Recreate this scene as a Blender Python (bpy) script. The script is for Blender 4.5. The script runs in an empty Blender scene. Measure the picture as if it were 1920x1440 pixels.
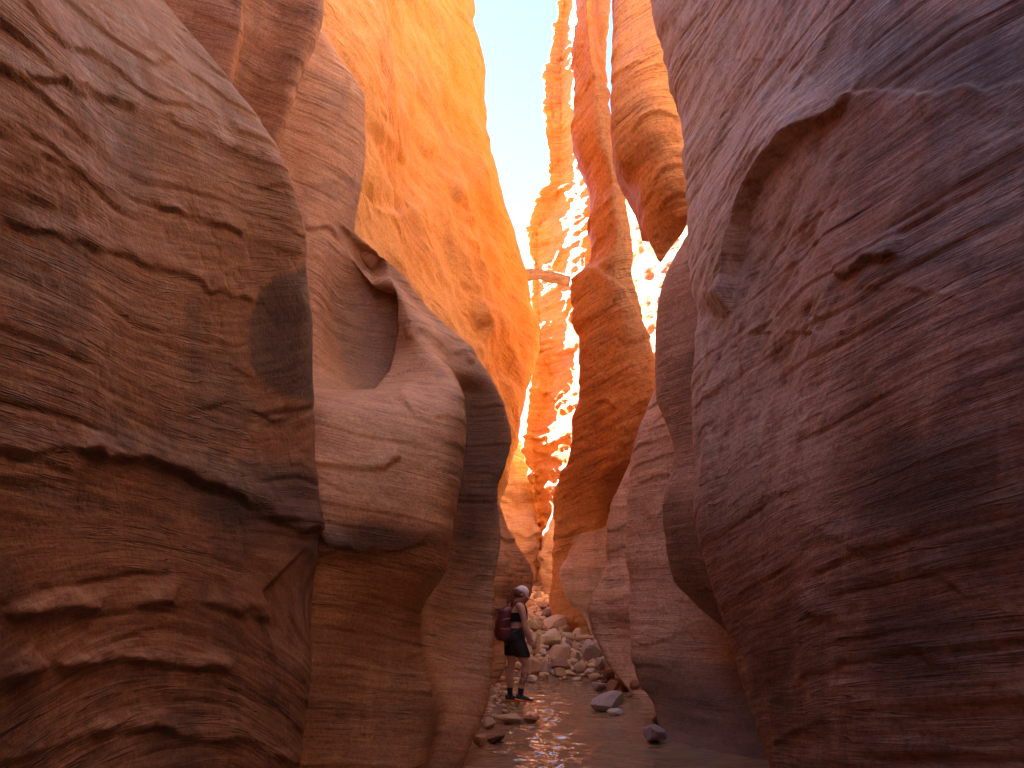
import bpy, bmesh, math, random, re
import numpy as np
from mathutils import Vector, Matrix

# ------------------------------------------------------------------ camera, sky, sun, exposure
SC = bpy.context.scene
COL = SC.collection
FPX, CX, CY = 1423.0, 960.0, 720.0            # focal length and centre of the 1920x1440 photograph
PITCH, EYE = math.radians(15.7), 1.55
cam_d = bpy.data.cameras.new('camera')
cam_d.sensor_fit = 'HORIZONTAL'; cam_d.sensor_width = 36.0
cam_d.lens = 36.0 * FPX / 1920.0
cam_d.clip_start = 0.05; cam_d.clip_end = 5000
cam = bpy.data.objects.new('camera', cam_d); COL.objects.link(cam)
cam.location = (0, 0, EYE); cam.rotation_euler = (math.radians(90) + PITCH, 0, 0)
SC.camera = cam

SUN_AZ = math.radians(-46)                     # clockwise from straight ahead: ahead and to the left
SUN_EL = math.radians(42)
world = bpy.data.worlds.new('World'); SC.world = world; world.use_nodes = True
wn, wl = world.node_tree.nodes, world.node_tree.links
sky = wn.new('ShaderNodeTexSky'); sky.sky_type = 'NISHITA'; sky.sun_disc = False
sky.sun_elevation = SUN_EL; sky.sun_rotation = SUN_AZ
sky.altitude = 1800; sky.air_density = 1.0; sky.dust_density = 0.2
bg = wn['Background']; bg.inputs['Strength'].default_value = 0.05
wl.new(sky.outputs[0], bg.inputs['Color'])
sun_d = bpy.data.lights.new('sun', 'SUN'); sun_d.energy = 5.0; sun_d.angle = math.radians(0.5)
sun_d.color = (1.0, 0.93, 0.82)
sun = bpy.data.objects.new('sun', sun_d); COL.objects.link(sun)
sdir = Vector((math.sin(SUN_AZ) * math.cos(SUN_EL), math.cos(SUN_AZ) * math.cos(SUN_EL), math.sin(SUN_EL)))
sun.rotation_euler = sdir.to_track_quat('Z', 'Y').to_euler()
sun.location = (-20, 40, 60)
SC.view_settings.view_transform = 'Standard'; SC.view_settings.look = 'None'
SC.view_settings.gamma = 1.0; SC.view_settings.use_curve_mapping = False
SC.view_settings.exposure = 3.75
SC.render.engine = 'CYCLES'
SC.cycles.use_denoising = True
SC.cycles.max_bounces = 8; SC.cycles.diffuse_bounces = 7; SC.cycles.glossy_bounces = 4
SC.cycles.sample_clamp_indirect = 0.0
SC.cycles.caustics_reflective = False; SC.cycles.caustics_refractive = False

random.seed(11); RNG = np.random.default_rng(7)
SP, CP = math.sin(PITCH), math.cos(PITCH)

def W(px, py, Y):
    """point of the photograph's pixel at ground distance Y ahead of the camera"""
    a, b = (px - CX) / FPX, (CY - py) / FPX
    dy, dz = CP - SP * b, SP + CP * b
    t = Y / dy
    return (a * t, Y, EYE + dz * t)

def pix(p):
    """pixel (1920x1440) of points (...,3)"""
    d = p[..., 1] * CP + (p[..., 2] - EYE) * SP
    u = -p[..., 1] * SP + (p[..., 2] - EYE) * CP
    d = np.where(d < 0.2, 0.2, d)
    return CX + FPX * p[..., 0] / d, CY - FPX * u / d

def ground(px, py, z=0.0):
    """where the ray of a pixel meets the level z"""
    a, b = (px - CX) / FPX, (CY - py) / FPX
    dy, dz = CP - SP * b, SP + CP * b
    t = (z - EYE) / dz
    return Vector((a * t, dy * t, z))

# ------------------------------------------------------------------ numpy noise
_perm = np.random.default_rng(3).permutation(512).astype(np.int64)
_perm = np.concatenate([_perm % 256, _perm % 256, _perm % 256])
_g = np.random.default_rng(4).normal(size=(256, 3)); _g /= np.linalg.norm(_g, axis=1)[:, None]
def noise3(x, y, z):
    xi, yi, zi = np.floor(x).astype(np.int64), np.floor(y).astype(np.int64), np.floor(z).astype(np.int64)
    xf, yf, zf = x - xi, y - yi, z - zi
    u, v, w = xf**3*(xf*(xf*6-15)+10), yf**3*(yf*(yf*6-15)+10), zf**3*(zf*(zf*6-15)+10)
    xi &= 255; yi &= 255; zi &= 255
    def g(a, b, c):
        h = _perm[_perm[_perm[xi + a] + yi + b] + zi + c] & 255
        gr = _g[h]
        return gr[..., 0]*(xf-a) + gr[..., 1]*(yf-b) + gr[..., 2]*(zf-c)
    def mix(a, b, t): return a + (b - a) * t
    return 1.6 * mix(mix(mix(g(0,0,0), g(1,0,0), u), mix(g(0,1,0), g(1,1,0), u), v),
                     mix(mix(g(0,0,1), g(1,0,1), u), mix(g(0,1,1), g(1,1,1), u), v), w)
def fbm(x, y, z, oct=4, lac=2.03, gain=0.5):
    s, a = 0.0, 1.0
    for i in range(oct):
        s = s + a * noise3(x + 17.3*i, y - 9.1*i, z + 5.7*i)
        x, y, z = x*lac, y*lac, z*lac; a *= gain
    return s
def smooth(a, b, x):
    t = np.clip((x - a) / (b - a), 0, 1); return t*t*(3 - 2*t)

# ------------------------------------------------------------------ material helpers
def new_mat(name):
    m = bpy.data.materials.new(name); m.use_nodes = True
    return m, m.node_tree.nodes, m.node_tree.links, m.node_tree.nodes['Principled BSDF']
class NT:
    """tiny node builder"""
    def __init__(s, m): s.n, s.l = m.node_tree.nodes, m.node_tree.links
    def put(s, sock, v):
        if isinstance(v, bpy.types.NodeSocket): s.l.new(v, sock)
        elif v is not None: sock.default_value = v
    def node(s, t, **kw):
        n = s.n.new(t)
        for k, v in kw.items(): setattr(n, k, v)
        return n
    def math(s, op, a, b=None, clamp=False):
        n = s.node('ShaderNodeMath', operation=op, use_clamp=clamp); s.put(n.inputs[0], a); s.put(n.inputs[1], b)
        return n.outputs[0]
    def comb(s, x, y, z):
        n = s.node('ShaderNodeCombineXYZ')
        for i, v in enumerate((x, y, z)): s.put(n.inputs[i], v)
        return n.outputs[0]
    def noise(s, vec, scale, detail=4, rough=0.55, dist=0.0):
        n = s.node('ShaderNodeTexNoise'); s.put(n.inputs['Vector'], vec)
        n.inputs['Scale'].default_value = scale; n.inputs['Detail'].default_value = detail
        n.inputs['Roughness'].default_value = rough; n.inputs['Distortion'].default_value = dist
        return n.outputs['Fac']
    def ramp(s, f, stops):
        n = s.node('ShaderNodeValToRGB'); s.put(n.inputs[0], f); e = n.color_ramp.elements
        while len(e) > len(stops): e.remove(e[-1])
        while len(e) < len(stops): e.new(0.5)
        for el, (p, c) in zip(e, stops):
            el.position = p; el.color = (*c, 1) if len(c) == 3 else c
        return n.outputs[0]
    def step(s, f, a, b):
        n = s.node('ShaderNodeMapRange', interpolation_type='SMOOTHSTEP'); s.put(n.inputs[0], f)
        n.inputs[1].default_value = a; n.inputs[2].default_value = b
        return n.outputs[0]
    def mix(s, f, a, b, mode='MIX'):
        n = s.node('ShaderNodeMix', data_type='RGBA', blend_type=mode)
        s.put(n.inputs[0], f)
        for sock, v in ((n.inputs[6], a), (n.inputs[7], b)):
            if isinstance(v, tuple) and len(v) == 3: v = (*v, 1)
            s.put(sock, v)
        return n.outputs[2]
    def attr(s, name): return s.node('ShaderNodeAttribute', attribute_name=name).outputs['Fac']
    def pos(s):
        g = s.node('ShaderNodeNewGeometry'); sp = s.node('ShaderNodeSeparateXYZ'); s.l.new(g.outputs['Position'], sp.inputs[0])
        return g.outputs['Position'], sp.outputs
    def bump(s, h, strength, dist, normal=None):
        n = s.node('ShaderNodeBump'); s.put(n.inputs['Height'], h)
        n.inputs['Strength'].default_value = strength; n.inputs['Distance'].default_value = dist
        if normal is not None: s.l.new(normal, n.inputs['Normal'])
        return n.outputs[0]

def rock_mat(name, mid, dark, pale, varnish=0.5, scale=1.0, rough=0.62, stain_shade_col=(0.035, 0.030, 0.032), streak=0.35, bump=1.0):
    m, n, l, b = new_mat(name); t = NT(m)
    P, X = t.pos(); bed = t.attr('bed'); st = t.attr('stain'); pl = t.attr('pale')
    bvec = t.comb(t.math('MULTIPLY', X[0], 0.35), t.math('MULTIPLY', X[1], 0.35), t.math('MULTIPLY', bed, 5.0))
    bands = t.noise(bvec, 1.3*scale, 3, 0.62, 0.25)
    fine = t.noise(t.comb(t.math('MULTIPLY', X[0], 1.2), t.math('MULTIPLY', X[1], 1.2), t.math('MULTIPLY', bed, 16.0)), 2.2*scale, 3, 0.6, 0.3)
    col = t.ramp(bands, [(0.30, dark), (0.47, mid), (0.62, mid), (0.78, pale)])
    col = t.mix(t.step(fine, 0.40, 0.72), col, t.mix(0.6, col, pale), 'MIX')
    col = t.mix(t.math('MULTIPLY', t.step(fine, 0.48, 0.25), 0.4), col, dark)
    lin = t.noise(t.comb(t.math('MULTIPLY', X[0], 0.5), t.math('MULTIPLY', X[1], 0.5), t.math('MULTIPLY', bed, 14.0)), 1.5*scale, 2, 0.7, 0.1)
    lmask = t.step(t.noise(t.comb(X[0], X[1], t.math('MULTIPLY', bed, 3.0)), 0.7*scale, 2), 0.42, 0.62)
    dline = t.math('MULTIPLY', t.step(t.math('ABSOLUTE', t.math('SUBTRACT', lin, 0.5)), 0.022, 0.004), lmask)
    pline = t.math('MULTIPLY', t.step(t.math('ABSOLUTE', t.math('SUBTRACT', lin, 0.56)), 0.035, 0.008), lmask)
    col = t.mix(t.math('MULTIPLY', pline, 0.6), col, pale)
    col = t.mix(t.math('MULTIPLY', dline, 0.7), col, tuple(x*0.45 for x in dark))
    blot = t.noise(P, 0.9*scale, 3, 0.62, 0.4)
    blot2 = t.noise(P, 5.5*scale, 4, 0.65)
    v = t.math('MULTIPLY', t.step(t.math('ADD', blot, t.math('MULTIPLY', blot2, 0.22)), 0.58, 0.74), varnish)
    col = t.mix(v, col, t.mix(0.75, col, stain_shade_col))
    svec = t.comb(X[0], X[1], t.math('MULTIPLY', X[2], 0.10))
    strk = t.noise(svec, 4.0*scale, 3, 0.6, 0.15)
    col = t.mix(t.math('MULTIPLY', t.step(strk, 0.56, 0.74), streak), col, t.mix(0.55, col, stain_shade_col))
    col = t.mix(t.math('MULTIPLY', t.step(strk, 0.44, 0.28), streak*0.55), col, pale)
    grain = t.noise(P, 38.0*scale, 3, 0.8)
    pfac = t.math('MULTIPLY', pl, t.step(t.math('ADD', blot2, t.math('MULTIPLY', fine, 0.5)), 0.50, 0.86))
    col = t.mix(pfac, col, pale)
    sf = t.math('MULTIPLY', st, t.step(t.math('ADD', t.math('ADD', blot2, t.math('MULTIPLY', fine, 0.7)), st), 0.75, 1.45))  # mask holds rock stains and, on the left walls, painted shade
    col = t.mix(sf, col, stain_shade_col)
    col = t.mix(1.0, col, t.ramp(grain, [(0.28, (0.55, 0.53, 0.53)), (0.5, (0.97, 0.97, 0.97)), (0.75, (1.25, 1.23, 1.21))]), 'MULTIPLY')
    l.new(col, b.inputs['Base Color'])
    l.new(t.ramp(blot2, [(0.3, (rough-0.14,)*3), (0.7, (min(1, rough+0.16),)*3)]), b.inputs['Roughness'])
    b.inputs['Specular IOR Level'].default_value = 0.45
    h = t.math('ADD', t.math('MULTIPLY', fine, 0.45), t.math('ADD', t.math('MULTIPLY', blot2, 0.7), t.math('SUBTRACT', t.math('MULTIPLY', grain, 0.35), t.math('MULTIPLY', dline, 0.5))))
    l.new(t.bump(h, 0.5*bump, 0.028/scale), b.inputs['Normal'])
    return m

# ------------------------------------------------------------------ lofted rock surfaces
def pchip(xk, yk, x):
    """monotone cubic through (xk, yk); straight-line ends"""
    xk, yk = np.asarray(xk, float), np.asarray(yk, float)
    if len(xk) == 1: return np.full_like(x, yk[0])
    h = np.diff(xk); d = np.diff(yk) / h
    m = np.zeros(len(xk)); m[0], m[-1] = d[0], d[-1]
    for i in range(1, len(xk) - 1):
        if d[i-1]*d[i] > 0:
            w1, w2 = 2*h[i] + h[i-1], h[i] + 2*h[i-1]
            m[i] = (w1 + w2) / (w1/d[i-1] + w2/d[i])
    i = np.clip(np.searchsorted(xk, x) - 1, 0, len(h) - 1)
    t = (x - xk[i]) / h[i]; tc = np.clip(t, 0, 1)
    h00, h10, h01, h11 = 2*tc**3-3*tc**2+1, tc**3-2*tc**2+tc, -2*tc**3+3*tc**2, tc**3-tc**2
    y = h00*yk[i] + h10*h[i]*m[i] + h01*yk[i+1] + h11*h[i]*m[i+1]
    lim = 3.0
    y = np.where(x < xk[0], yk[0] + np.clip(m[0], -0.25, 0.25)*np.maximum(x - xk[0], -lim), y)
    y = np.where(x > xk[-1], yk[-1] + np.clip(m[-1], -0.25, 0.25)*np.minimum(x - xk[-1], lim), y)
    return y

def rail(*pts):
    """(py, px, Y) triples -> world points sorted by height"""
    q = [W(px, py, Y) for (py, px, Y) in pts]
    q.sort(key=lambda p: p[2]); out = [q[0]]
    for p in q[1:]:
        if p[2] > out[-1][2] + 0.01: out.append(p)
    return np.array(out)
def wrail(*pts): return np.array([(x, y, z) for (x, y, z) in pts], float)
def off(r, dx, dy): return r + np.array([dx, dy, 0.0])
def between(a, b, f, dx=0, dy=0, zs=np.linspace(-0.5, 40, 400)):
    pa = np.stack([pchip(a[:, 2], a[:, 0], zs), pchip(a[:, 2], a[:, 1], zs), zs], 1)
    pb = np.stack([pchip(b[:, 2], b[:, 0], zs), pchip(b[:, 2], b[:, 1], zs), zs], 1)
    return pa*(1-f) + pb*f + np.array([dx, dy, 0.0])

def loft(name, rails, mat, zvis, dz, ztop, per, sharp=(), zbot=-0.6, side=1, disp=None, bed=None, stain=None, pale=None,
         label=None, rim=14.0, tops=None):
    """rails (near to far) -> one rock sheet. per = columns per gap (int or list); side=+1: surface faces +x"""
    zs = np.concatenate([np.arange(zbot, zvis, dz), np.arange(zvis, ztop, dz*5)])
    n = len(rails)
    tops = [ztop]*n if tops is None else tops          # height of the rim at each rail
    Z = [np.where(zs > zvis, zvis + (zs - zvis)*(tp - zvis)/max(ztop - zvis, 1e-6), zs) if tp > zvis else zbot + (zs - zbot)*(tp - zbot)/(ztop - zbot) for tp in tops]
    R = np.stack([np.stack([pchip(r[:, 2], r[:, 0], zz), pchip(r[:, 2], r[:, 1], zz), zz], 1) for r, zz in zip(rails, Z)], 0)
    if isinstance(per, int): per = [per]*(n-1)
    M = np.zeros_like(R)
    D = R[1:] - R[:-1]; L = np.maximum(np.linalg.norm(D[..., :2], axis=2, keepdims=True), 1e-4)
    S = D / L
    M0, M1 = np.zeros_like(D), np.zeros_like(D)
    for i in range(n-1):
        if i == 0 or i in sharp: M0[i] = S[i]
        else: M0[i] = (S[i-1]*L[i] + S[i]*L[i-1]) / (L[i-1] + L[i])
        if i == n-2 or (i+1) in sharp: M1[i] = S[i]
        else: M1[i] = (S[i]*L[i+1] + S[i+1]*L[i]) / (L[i] + L[i+1])
    cols = []
    for i in range(n-1):
        k = per[i]
        for j in range(k + (1 if i == n-2 else 0)):
            t = j / k
            h00, h10, h01, h11 = 2*t**3-3*t**2+1, t**3-2*t**2+t, -2*t**3+3*t**2, t**3-t**2
            cols.append(h00*R[i] + h10*L[i]*M0[i] + h01*R[i+1] + h11*L[i]*M1[i])
    G = np.stack(cols, 0)
    du = np.gradient(G, axis=0); dv = np.gradient(G, axis=1)
    N = np.cross(du, dv) * side; N /= np.maximum(np.linalg.norm(N, axis=2, keepdims=True), 1e-9)
    px, py = pix(G)
    x, y, z = G[..., 0], G[..., 1], G[..., 2]
    B = bed(x, y, z, px, py) if bed else z
    if disp is not None:
        d = disp(x, y, z, px, py, B)
        G = G + N * d[..., None]
    nu, nv = G.shape[0], G.shape[1]
    # rim: the sheet turns outwards into the plateau
    out = G[:, -1:, :].copy(); out[..., 0] -= side * rim; out[..., 2] += 1.5
    G2 = np.concatenate([G, out], 1); nv2 = nv + 1
    idx = np.arange(nu*nv2).reshape(nu, nv2)
    a, b_, c, d_ = idx[:-1, :-1], idx[1:, :-1], idx[1:, 1:], idx[:-1, 1:]
    F = np.stack([a, b_, c, d_], -1).reshape(-1, 4)
    if side > 0: F = F[:, ::-1]
    me = bpy.data.meshes.new(name)
    me.vertices.add(nu*nv2); me.vertices.foreach_set('co', G2.reshape(-1).astype(np.float32))
    me.loops.add(F.size); me.loops.foreach_set('vertex_index', F.reshape(-1).astype(np.int32))
    me.polygons.add(len(F)); me.polygons.foreach_set('loop_start', np.arange(0, F.size, 4, dtype=np.int32))
    me.polygons.foreach_set('use_smooth', np.ones(len(F), bool))
    me.update(calc_edges=True)
    def put(nm, arr):
        at = me.attributes.new(nm, 'FLOAT', 'POINT')
        arr = np.concatenate([arr, arr[:, -1:]], 1)
        at.data.foreach_set('value', arr.reshape(-1).astype(np.float32))
    put('bed', B)
    put('stain', stain(x, y, z, px, py, B) if stain else np.zeros_like(x))
    put('pale', pale(x, y, z, px, py, B) if pale else np.zeros_like(x))
    me.materials.append(mat)
    o = bpy.data.objects.new(name, me); COL.objects.link(o)
    o['kind'] = 'structure'
    if label: o['label'] = label
    return o

def seg_dist(px, py, poly):
    """signed pixel distance to a polyline (positive on its left as it runs) and the share of the line reached"""
    best = np.full(px.shape, 1e9); sgn = np.zeros(px.shape); par = np.zeros(px.shape)
    P = np.array(poly, float); n = len(P) - 1
    for i in range(n):
        a, b = P[i], P[i+1]; ab = b - a; L2 = (ab**2).sum()
        t = ((px - a[0])*ab[0] + (py - a[1])*ab[1]) / L2; tc = np.clip(t, 0, 1)
        dx, dy = px - (a[0] + tc*ab[0]), py - (a[1] + tc*ab[1])
        d = np.hypot(dx, dy); cr = dx*ab[1] - dy*ab[0]
        k = d < best
        best = np.where(k, d, best); sgn = np.where(k, np.sign(cr), sgn); par = np.where(k, (i + tc)/n, par)
    return best*sgn, par
def ledge(px, py, poly, h, soft=5, fall=90):
    """a step along a line: the rock stands proud by h on its left, dying out over `fall` pixels and towards its ends"""
    k = px*0
    wx, wy = 14*fbm(px/70, py/70, k + 1.5, 3), 14*fbm(px/70, py/70, k + 8.5, 3)
    d, t = seg_dist(px + wx, py + wy, poly)
    e = smooth(0, 0.12, t) * smooth(1, 0.88, t) * (0.25 + 0.75*smooth(-0.35, 0.35, fbm(px/90, py/90, k + 4.4, 2)))
    return h * e * smooth(-soft, soft, d) * (1 - smooth(0, fall, d))
def blob(px, py, cx, cy, rx, ry, soft=0.5):
    r = np.hypot((px - cx)/rx, (py - cy)/ry); return 1 - smooth(1 - soft, 1 + soft, r)

def strata(amp, f=6.0, warp=0.25, broad=0.06, fine=0.4, step=1.0, planes=False):
    """bedding relief: uneven ledges following `bed`, broad swells, small flakes"""
    def fn(x, y, z, px, py, B):
        w = warp * fbm(x*0.7, y*0.7, z*0.7, 3)
        s = (B + 0.12*w)
        a = fbm(x*0.25 + 3, y*0.25, s*f*0.35, 3)
        r = fbm(x*0.22, y*0.22 + 7, s*f, 4, gain=0.62)
        r = np.tanh(r*2.2*step)*0.25 + r*0.3
        c = fbm(x*1.2, y*1.2, s*f*3.0, 3)
        sw = fbm(x*0.55 + 9, y*0.55, z*0.45, 3)
        m = 0.35 + 0.65*smooth(-0.35, 0.5, fbm(x*0.6 + 31, y*0.6, z*0.9, 2))
        q = s*f*0.55 + 0.9*fbm(x*0.6 + 5, y*0.6, z*0.6, 3)
        saw = (q - np.floor(q)); saw = smooth(0.0, 0.07, saw)*(1 - saw)**1.5
        m2 = smooth(0.05, 0.45, fbm(x*0.8 + 13, y*0.8, z*1.1, 3))
        chip = fbm(x*5, y*5, z*6, 4, gain=0.6)
        chip = np.maximum(chip - 0.15, 0)*smooth(-0.1, 0.4, fbm(x*0.9 + 41, y*0.9, z*0.9, 2))
        pl = 0.0
        lv = np.random.default_rng(int(f*100) + 5)
        lo, hi = float(np.min(s)), float(np.max(s)); b0 = max(lo, -1.0)
        wob = 0.03*fbm(x*0.9 + 2, y*0.9, z*0.9, 3)
        n1, n2 = (noise3(x*0.5 + 3, y*0.5, z*0.22), noise3(x*0.5 + 40, y*0.5, z*0.22)) if planes else (0, 0)
        while planes and b0 < min(hi, 9.0):
            e = (s + wob - b0)
            ph = float(lv.uniform(0, 60))
            mk = smooth(-0.05, 0.30, n1*math.cos(ph) + n2*math.sin(ph))
            pl = pl + mk*(float(lv.uniform(0.4, 1.0))*0.012*smooth(-0.008, 0.010, e)*np.exp(-np.maximum(e, 0)/0.09) - 0.010*np.exp(-(e/0.012)**2))
            b0 += float(lv.uniform(0.07, 0.30))
        return pl + amp*(r*m + 0.45*a + fine*0.35*c + 1.3*saw*m2 - 0.9*chip) + broad*sw
    return fn

# ------------------------------------------------------------------ rock colours
SAND_MID, SAND_DARK, SAND_PALE = (0.36, 0.16, 0.075), (0.22, 0.090, 0.045), (0.50, 0.29, 0.16)
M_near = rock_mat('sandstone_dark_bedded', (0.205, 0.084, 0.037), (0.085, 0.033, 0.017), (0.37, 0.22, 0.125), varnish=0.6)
M_right = rock_mat('sandstone_varnished', (0.275, 0.106, 0.050), (0.12, 0.046, 0.025), (0.58, 0.39, 0.28), varnish=0.6, streak=0.5, stain_shade_col=(0.062, 0.032, 0.022))
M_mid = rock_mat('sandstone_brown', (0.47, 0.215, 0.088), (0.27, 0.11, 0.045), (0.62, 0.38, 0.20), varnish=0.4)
M_glow = rock_mat('sandstone_orange', (0.64, 0.285, 0.060), (0.57, 0.22, 0.040), (0.68, 0.35, 0.09), varnish=0.22, scale=0.5, streak=0.15, stain_shade_col=(0.16, 0.08, 0.05))
M_far = rock_mat('sandstone_far', (0.62, 0.26, 0.062), (0.50, 0.175, 0.040), (0.66, 0.34, 0.10), varnish=0.3, scale=0.4, streak=0.2, stain_shade_col=(0.14, 0.07, 0.05))
M_grey = rock_mat('sandstone_grey', (0.56, 0.345, 0.215), (0.40, 0.225, 0.13), (0.66, 0.47, 0.33), varnish=0.4, scale=0.6, stain_shade_col=(0.11, 0.052, 0.030))

# ------------------------------------------------------------------ left side of the canyon
S1 = rail((-700, -20, 3.9), (-200, 190, 4.4), (0, 285, 4.6), (60, 330, 4.8), (190, 440, 5.1), (290, 510, 5.4), (380, 550, 5.6), (450, 569, 5.8), (540, 576, 5.9),
          (620, 588, 6.0), (740, 590, 6.1), (830, 592, 6.2), (950, 600, 6.2), (1100, 602, 6.2), (1250, 585, 6.1), (1440, 560, 6.0), (1700, 540, 5.9))
A_rails = [wrail((4.0, -11, 0)), wrail((-2.3, -9, 0), (-2.0, -9, 6), (-2.4, -9, 10)), wrail((-2.0, 0.6, 0), (-2.0, 0.6, 4), (-2.2, 0.6, 8), (-2.4, 0.6, 14)),
           rail((-600, -150, 1.9), (0, 40, 2.45), (720, 40, 2.8), (1440, 40, 3.1)),
           rail((-600, -100, 2.4), (0, 120, 2.9), (450, 270, 3.7), (720, 270, 3.8), (1000, 270, 3.9), (1440, 260, 3.9)),
           None,
           S1, off(S1, -0.22, 0.28), off(S1, -1.6, 0.7), off(S1, -8, 1.2)]
A_rails[5] = between(A_rails[4], S1, 0.60, -0.03, 0.0, np.linspace(-0.5, 22, 300))
def bed_A(x, y, z, px, py):
    k = smooth(1.9, 4.2, z)
    low = smooth(2.0, 1.2, z)
    return z - 0.34*k*(y - 3) + low*0.16*(y - 3.9)**2 + 0.05*fbm(x*0.5, y*0.5, z*0.5, 2)
_stA = strata(0.010, 7.5, broad=0.04, planes=True)
def disp_A(x, y, z, px, py, B):
    d = _stA(x, y, z, px, py, B)
    vis = (y > 1.0)
    q = lambda *a, **k: ledge(px, py, *a, **k) * vis
    d += q([(-60, 285), (120, 335), (300, 395), (450, 440), (600, 490)], 0.028, 5, 60)
    d += q([(-60, 400), (150, 455), (330, 520), (520, 580)], 0.02, 5, 50)
    d += q([(-60, 110), (150, 170), (330, 235), (500, 300)], 0.018, 5, 60)
    d += q([(-60, 845), (130, 850), (300, 880), (430, 930), (560, 1000), (700, 1010)], 0.05, 6, 70)
    d += q([(-60, 1165), (140, 1150), (300, 1130), (420, 1140), (530, 1185)], 0.045, 6, 60)
    d += q([(-60, 1290), (140, 1250), (300, 1240), (430, 1270), (540, 1325)], 0.05, 6, 60)
    d += q([(-20, 1440), (150, 1390), (300, 1370), (450, 1390), (560, 1440)], 0.035, 6, 60)
    d -= 0.05 * smooth(-6, 6, seg_dist(px, py, [(590, 1010), (520, 1085), (495, 1110), (510, 1200), (540, 1300)])[0]) * blob(px, py, 560, 1140, 70, 90) * vis
    return d
def stain_shade_A(x, y, z, px, py, B):
    s = 0.75*blob(px, py, 480, 920, 150, 60, 0.6) + 0.6*blob(px, py, 640, 1010, 140, 44, 0.8) + 0.75*smooth(-9, 9, seg_dist(px + 14*fbm(px/40, py/40, px*0, 2), py, [(640, 470), (560, 505), (515, 520), (482, 560), (466, 640), (474, 705), (540, 745), (640, 760)])[0])*blob(px, py, 540, 620, 130, 170, 0.2)  # last term paints a hollow's shade as dark colour on the flat edge
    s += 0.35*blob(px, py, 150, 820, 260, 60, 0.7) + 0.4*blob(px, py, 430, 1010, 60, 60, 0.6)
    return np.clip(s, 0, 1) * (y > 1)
loft('canyon_wall_left', A_rails, M_near, 7.6, 0.014, 12, [6, 30, 40, 90, 110, 90, 24, 24, 10], sharp=(), side=1, disp=disp_A, bed=bed_A, stain=stain_shade_A,
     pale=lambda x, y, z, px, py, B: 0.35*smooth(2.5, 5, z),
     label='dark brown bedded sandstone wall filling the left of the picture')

C_edge = rail((-700, 500, 6.0), (-300, 470, 6.0), (0, 460, 6.1), (60, 457, 6.1), (150, 436, 6.1), (185, 430, 6.1), (260, 390, 6.2), (500, 300, 6.3), (1440, 300, 6.3))
loft('rock_buttress', [off(C_edge, -4, -0.6), off(C_edge, -1.4, -0.25), off(C_edge, -0.55, -0.02), C_edge, off(C_edge, -0.12, 0.25), off(C_edge, -1.2, 0.6), off(C_edge, -8, 1.0)],
     M_mid, 8.6, 0.03, 16, [10, 24, 24, 10, 10, 8], side=1, disp=strata(0.014, 6), bed=lambda x, y, z, px, py: z + 0.3*x,
     label='smooth brown sandstone bulge at the top left, just behind the dark wall')
D_edge = rail((-700, 690, 7.1), (-300, 640, 7.1), (0, 605, 7.1), (60, 592, 7.1), (130, 562, 7.1), (220, 541, 7.1), (287, 510, 7.1), (340, 470, 7.2), (500, 400, 7.3), (1440, 400, 7.3))
loft('rock_buttress', [off(D_edge, -4, -0.9), off(D_edge, -1.3, -0.5), off(D_edge, -0.5, 0.0), D_edge, off(D_edge, -0.10, 0.25), off(D_edge, -1.2, 0.6), off(D_edge, -8, 1.0)],
     M_mid, 9.4, 0.03, 17, [10, 24, 24, 10, 10, 8], side=1, disp=strata(0.014, 6), bed=lambda x, y, z, px, py: z + 0.5*x,
     label='dark hanging sandstone tongue at the top left with a thin lit edge')

B5 = rail((-700, 480, 9.0), (-300, 540, 9.0), (0, 588, 9.1), (45, 605, 9.2), (110, 640, 9.3), (180, 685, 9.4), (280, 682, 9.4), (350, 672, 9.3), (430, 662, 9.25), (470, 708, 9.3), (500, 742, 9.4),
          (570, 800, 9.5), (650, 880, 9.4), (700, 915, 9.2), (760, 945, 9.0), (820, 958, 8.9), (870, 948, 8.9), (920, 932, 8.95), (1000, 940, 8.9), (1100, 925, 8.8), (1200, 922, 8.6),
          (1300, 915, 8.4), (1380, 885, 8.0), (1440, 862, 7.8), (1500, 840, 7.6))
B4 = rail((-700, 470, 8.9), (0, 580, 9.0), (110, 628, 9.1), (180, 668, 9.2), (280, 670, 9.25), (430, 655, 9.15), (500, 725, 9.3), (570, 785, 9.4), (650, 858, 9.2), (700, 880, 9.1), (740, 884, 9.25), (800, 872, 9.3), (880, 856, 9.3),
          (960, 842, 9.2), (1060, 824, 9.1), (1150, 806, 8.8), (1230, 815, 8.4), (1330, 830, 7.9), (1440, 810, 7.5))
B3 = rail((-700, 450, 8.8), (0, 568, 8.9), (110, 612, 9.0), (180, 648, 9.05), (280, 652, 9.1), (430, 642, 9.05), (480, 690, 9.0), (560, 752, 8.85), (640, 785, 8.5), (690, 835, 7.9), (730, 850, 7.5), (780, 848, 7.15), (880, 830, 6.85),
          (960, 812, 6.7), (1000, 806, 6.65), (1060, 795, 6.73), (1150, 757, 7.1), (1230, 765, 7.2), (1330, 800, 7.2), (1440, 778, 7.0))
B2 = rail((-700, 430, 8.7), (0, 545, 8.8), (200, 600, 8.8), (430, 610, 8.8), (470, 650, 8.9), (560, 712, 9.0), (640, 728, 8.9), (690, 720, 8.45), (720, 705, 7.9), (745, 690, 7.1), (790, 700, 6.7), (880, 710, 6.5), (980, 710, 6.4),
          (1025, 702, 6.42), (1065, 692, 6.55), (1200, 680, 6.8), (1440, 660, 6.7))
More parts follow.
